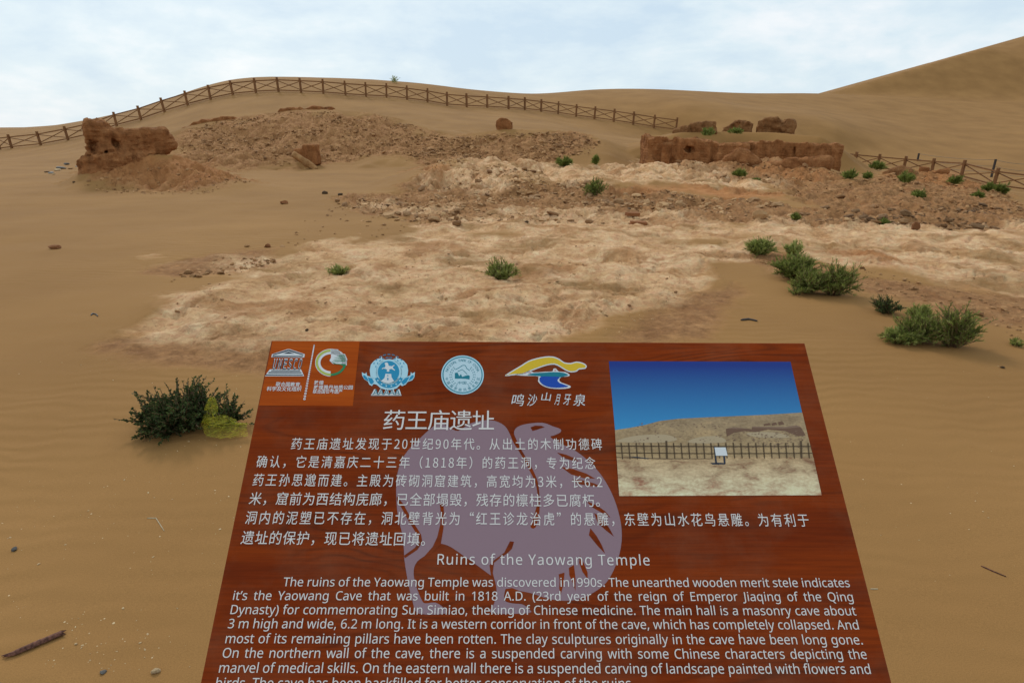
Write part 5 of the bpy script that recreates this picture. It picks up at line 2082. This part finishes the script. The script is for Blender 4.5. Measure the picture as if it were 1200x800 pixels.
EN_XS = (Vector(S(*EN[3][2])) - Vector(S(*EN[3][1]))).length / (_v[:, 0].max() - _v[:, 0].min()) / (S_EN / ink_h('T', FONT_L))
bpy.data.meshes.remove(_m)
for body_, a_, b_ in EN:
    text(body_, a_, b_, S_EN, 'text_line', I_text, 3, FONT_L, xs=EN_XS, mode='word')

# ---- printed photograph on the board (flat print)
Zf = zc(700, 400, 4)
ph = [(54, 93), (905, 95), (1050, 720), (102, 724)]


def grad_print(name, c_lo, c_hi, v_lo, v_hi, polys, lay, noise=0.0, streak=None):
    m, t, b = new_mat(name)
    g = G_(t)
    tcn = g.n('TexCoord')
    sp = g.n('SeparateXYZ')
    g.l(tcn.outputs['Object'], sp.inputs[0])
    mr = g.n('MapRange')
    g.l(sp.outputs['Y'], mr.inputs[0])
    mr.inputs[1].default_value = S(800, v_lo)[1]
    mr.inputs[2].default_value = S(800, v_hi)[1]
    c = g.ramp(mr.outputs[0], [(0, c_lo), (1, c_hi)])
    if streak:
        f = g.noise(g.coord((22, 60, 1)), 1.0, 6, 0.65, 0.5)
        c = g.mix(0.9, c, g.ramp(f, streak), 'OVERLAY')
        f = g.noise(g.coord((190, 260, 1)), 1.0, 3, 0.6)
        c = g.mix(0.5, c, g.ramp(f, [(0.3, (0.3, 0.3, 0.3)), (0.7, (0.65, 0.65, 0.65))]), 'OVERLAY')
    g.l(c, b.inputs['Base Color'])
    b.inputs['Roughness'].default_value = 0.4
    b.inputs['Specular IOR Level'].default_value = 0.3
    return prt(name.replace(' ', '_'), [Zf(q) for q in polys], m, lay)


grad_print('printed sky', (0.035, 0.26, 0.52), (0.004, 0.030, 0.22), 502, 428, [[(54, 93), (905, 95), (960, 336), (83, 418)]], 1)
grad_print('printed far sand', (0.40, 0.27, 0.13), (0.34, 0.235, 0.13), 530, 485,
           [[(82, 415), (150, 405), (220, 392), (290, 373), (380, 362), (500, 356), (640, 350), (780, 344), (960, 333), (1013, 550), (90, 548)]], 2,
           streak=[(0.3, (0.34, 0.32, 0.3)), (0.5, (0.5, 0.5, 0.5)), (0.7, (0.66, 0.64, 0.6))])
grad_print('printed near sand', (0.62, 0.52, 0.34), (0.42, 0.29, 0.155), 580, 537,
           [[(90, 540), (400, 546), (700, 540), (1012, 544), (1050, 720), (102, 724)]], 3,
           streak=[(0.34, (0.26, 0.15, 0.12)), (0.46, (0.50, 0.46, 0.42)), (0.60, (0.70, 0.69, 0.66))])
I_ruinl = ink('printed light brown', (0.24, 0.15, 0.10))
I_ruinp = ink('printed brown', (0.17, 0.095, 0.06))
I_fen = ink('printed fence brown', (0.10, 0.065, 0.035))
pt('printed_ruin', [[(602, 410), (640, 403), (690, 408), (722, 412), (725, 400), (800, 402), (880, 405), (930, 395), (955, 405), (975, 440), (940, 444), (880, 420), (800, 412), (740, 425), (690, 420), (640, 428), (606, 446)],
                    [(778, 388), (805, 382), (812, 392), (780, 396)], [(816, 384), (835, 379), (842, 390), (818, 395)], [(846, 378), (865, 374), (876, 388), (850, 393)]], I_ruinp, 3, Zf)
I_pmound = ink('printed pale mound', (0.44, 0.335, 0.205))
for q in ([(90, 470), (130, 452), (200, 440), (300, 436), (350, 444), (372, 462), (300, 474), (180, 474)],
          [(420, 470), (480, 448), (560, 444), (600, 460), (590, 474), (480, 478)],
          [(700, 430), (780, 424), (860, 432), (900, 450), (800, 452), (730, 446)]):
    pt('printed_mound', [spl(q, 3)], I_pmound, 2.7, Zf)
pt('printed_wall_top', [[(725, 399), (880, 401), (932, 393), (955, 402), (930, 404), (880, 409), (800, 407), (726, 405)], [(606, 408), (640, 402), (720, 410), (640, 410)]], I_ruinl, 3.2, Zf)
rq = random.Random(5)
pt('printed_rubble', [[(x, y), (x + rq.uniform(4, 16), y + rq.uniform(-3, 3)), (x + rq.uniform(2, 9), y + rq.uniform(2, 5))] for x, y in
                      [(rq.uniform(630, 960), rq.uniform(420, 500)) for _ in range(150)] + [(rq.uniform(160, 620), rq.uniform(380, 500)) for _ in range(110)]
                      + [(410, 386), (460, 400), (545, 395), (180, 436), (940, 480), (985, 530)] * 2], I_ruinl, 3.4, Zf)
fe = []
for i in range(27):
    x0_ = 108 + i * 35
    if x0_ > 1000:
        break
    big_ = i in (6, 24)
    fe.append([(x0_, 466 if big_ else 476), (x0_ + (9 if big_ else 6), 466 if big_ else 476), (x0_ + 12, 552 - (4 if i > 3 else 0)), (x0_ + (3 if big_ else 7), 552 - (4 if i > 3 else 0))])
fe += [[(84, 488), (540, 490), (1000, 490), (1001, 494), (540, 495), (84, 493)], [(88, 520), (540, 524), (1008, 522), (1009, 526), (540, 528), (88, 524)], [(90, 542), (300, 548), (540, 548), (540, 551), (300, 552), (90, 545)]]
pt('printed_fence', fe, I_fen, 4.2, Zf)
pt('printed_shadow', [[(545, 494), (552, 494), (560, 575), (552, 575)], [(588, 536), (597, 536), (600, 572), (592, 572)], [(528, 570), (560, 568), (600, 570), (598, 576), (540, 577)],
                      [(140, 540), (180, 545), (240, 552), (238, 548), (185, 541)]], I_black, 4.6, Zf)
pt('printed_sign', [[(548, 497), (600, 497), (609, 536), (554, 536)]], I_white, 5, Zf)

# ---- legs and rails under the board
def wbox(name, a, b, sx, sy, mat, parent):
    d = b - a
    q = d.to_track_quat('Z', 'Y')
    V_, Q_ = box_arrays(sx, sy, d.length)
    o = link(name, mesh_np(name, V_, Q_, False), mat, parent, mtx=Matrix.Translation(a - sroot.location) @ q.to_matrix().to_4x4())
    m_ = o.modifiers.new('bevel', 'BEVEL')
    m_.width = 0.004
    m_.segments = 2
    return o


for xx in (0.22, BW - 0.22):
    top = PM @ Vector((xx, -0.33, -0.055))
    g0 = gz(top.x, top.y)
    wbox('leg', Vector((top.x, top.y, g0 - 0.15)), Vector((top.x, top.y, top.z)), 0.07, 0.07, M_leg, sroot)
    wbox('bracket', PM @ Vector((xx, -0.08, -0.034)), PM @ Vector((xx, -BH + 0.06, -0.034)), 0.05, 0.03, M_leg, sroot)
wbox('cross_bar', PM @ Vector((0.05, -0.30, -0.058)), PM @ Vector((BW - 0.05, -0.30, -0.058)), 0.03, 0.016, M_leg, sroot)
bpy.data.objects.remove(_to)
bpy.data.curves.remove(_tc)
bpy.data.scenes.remove(TYPE_SC)
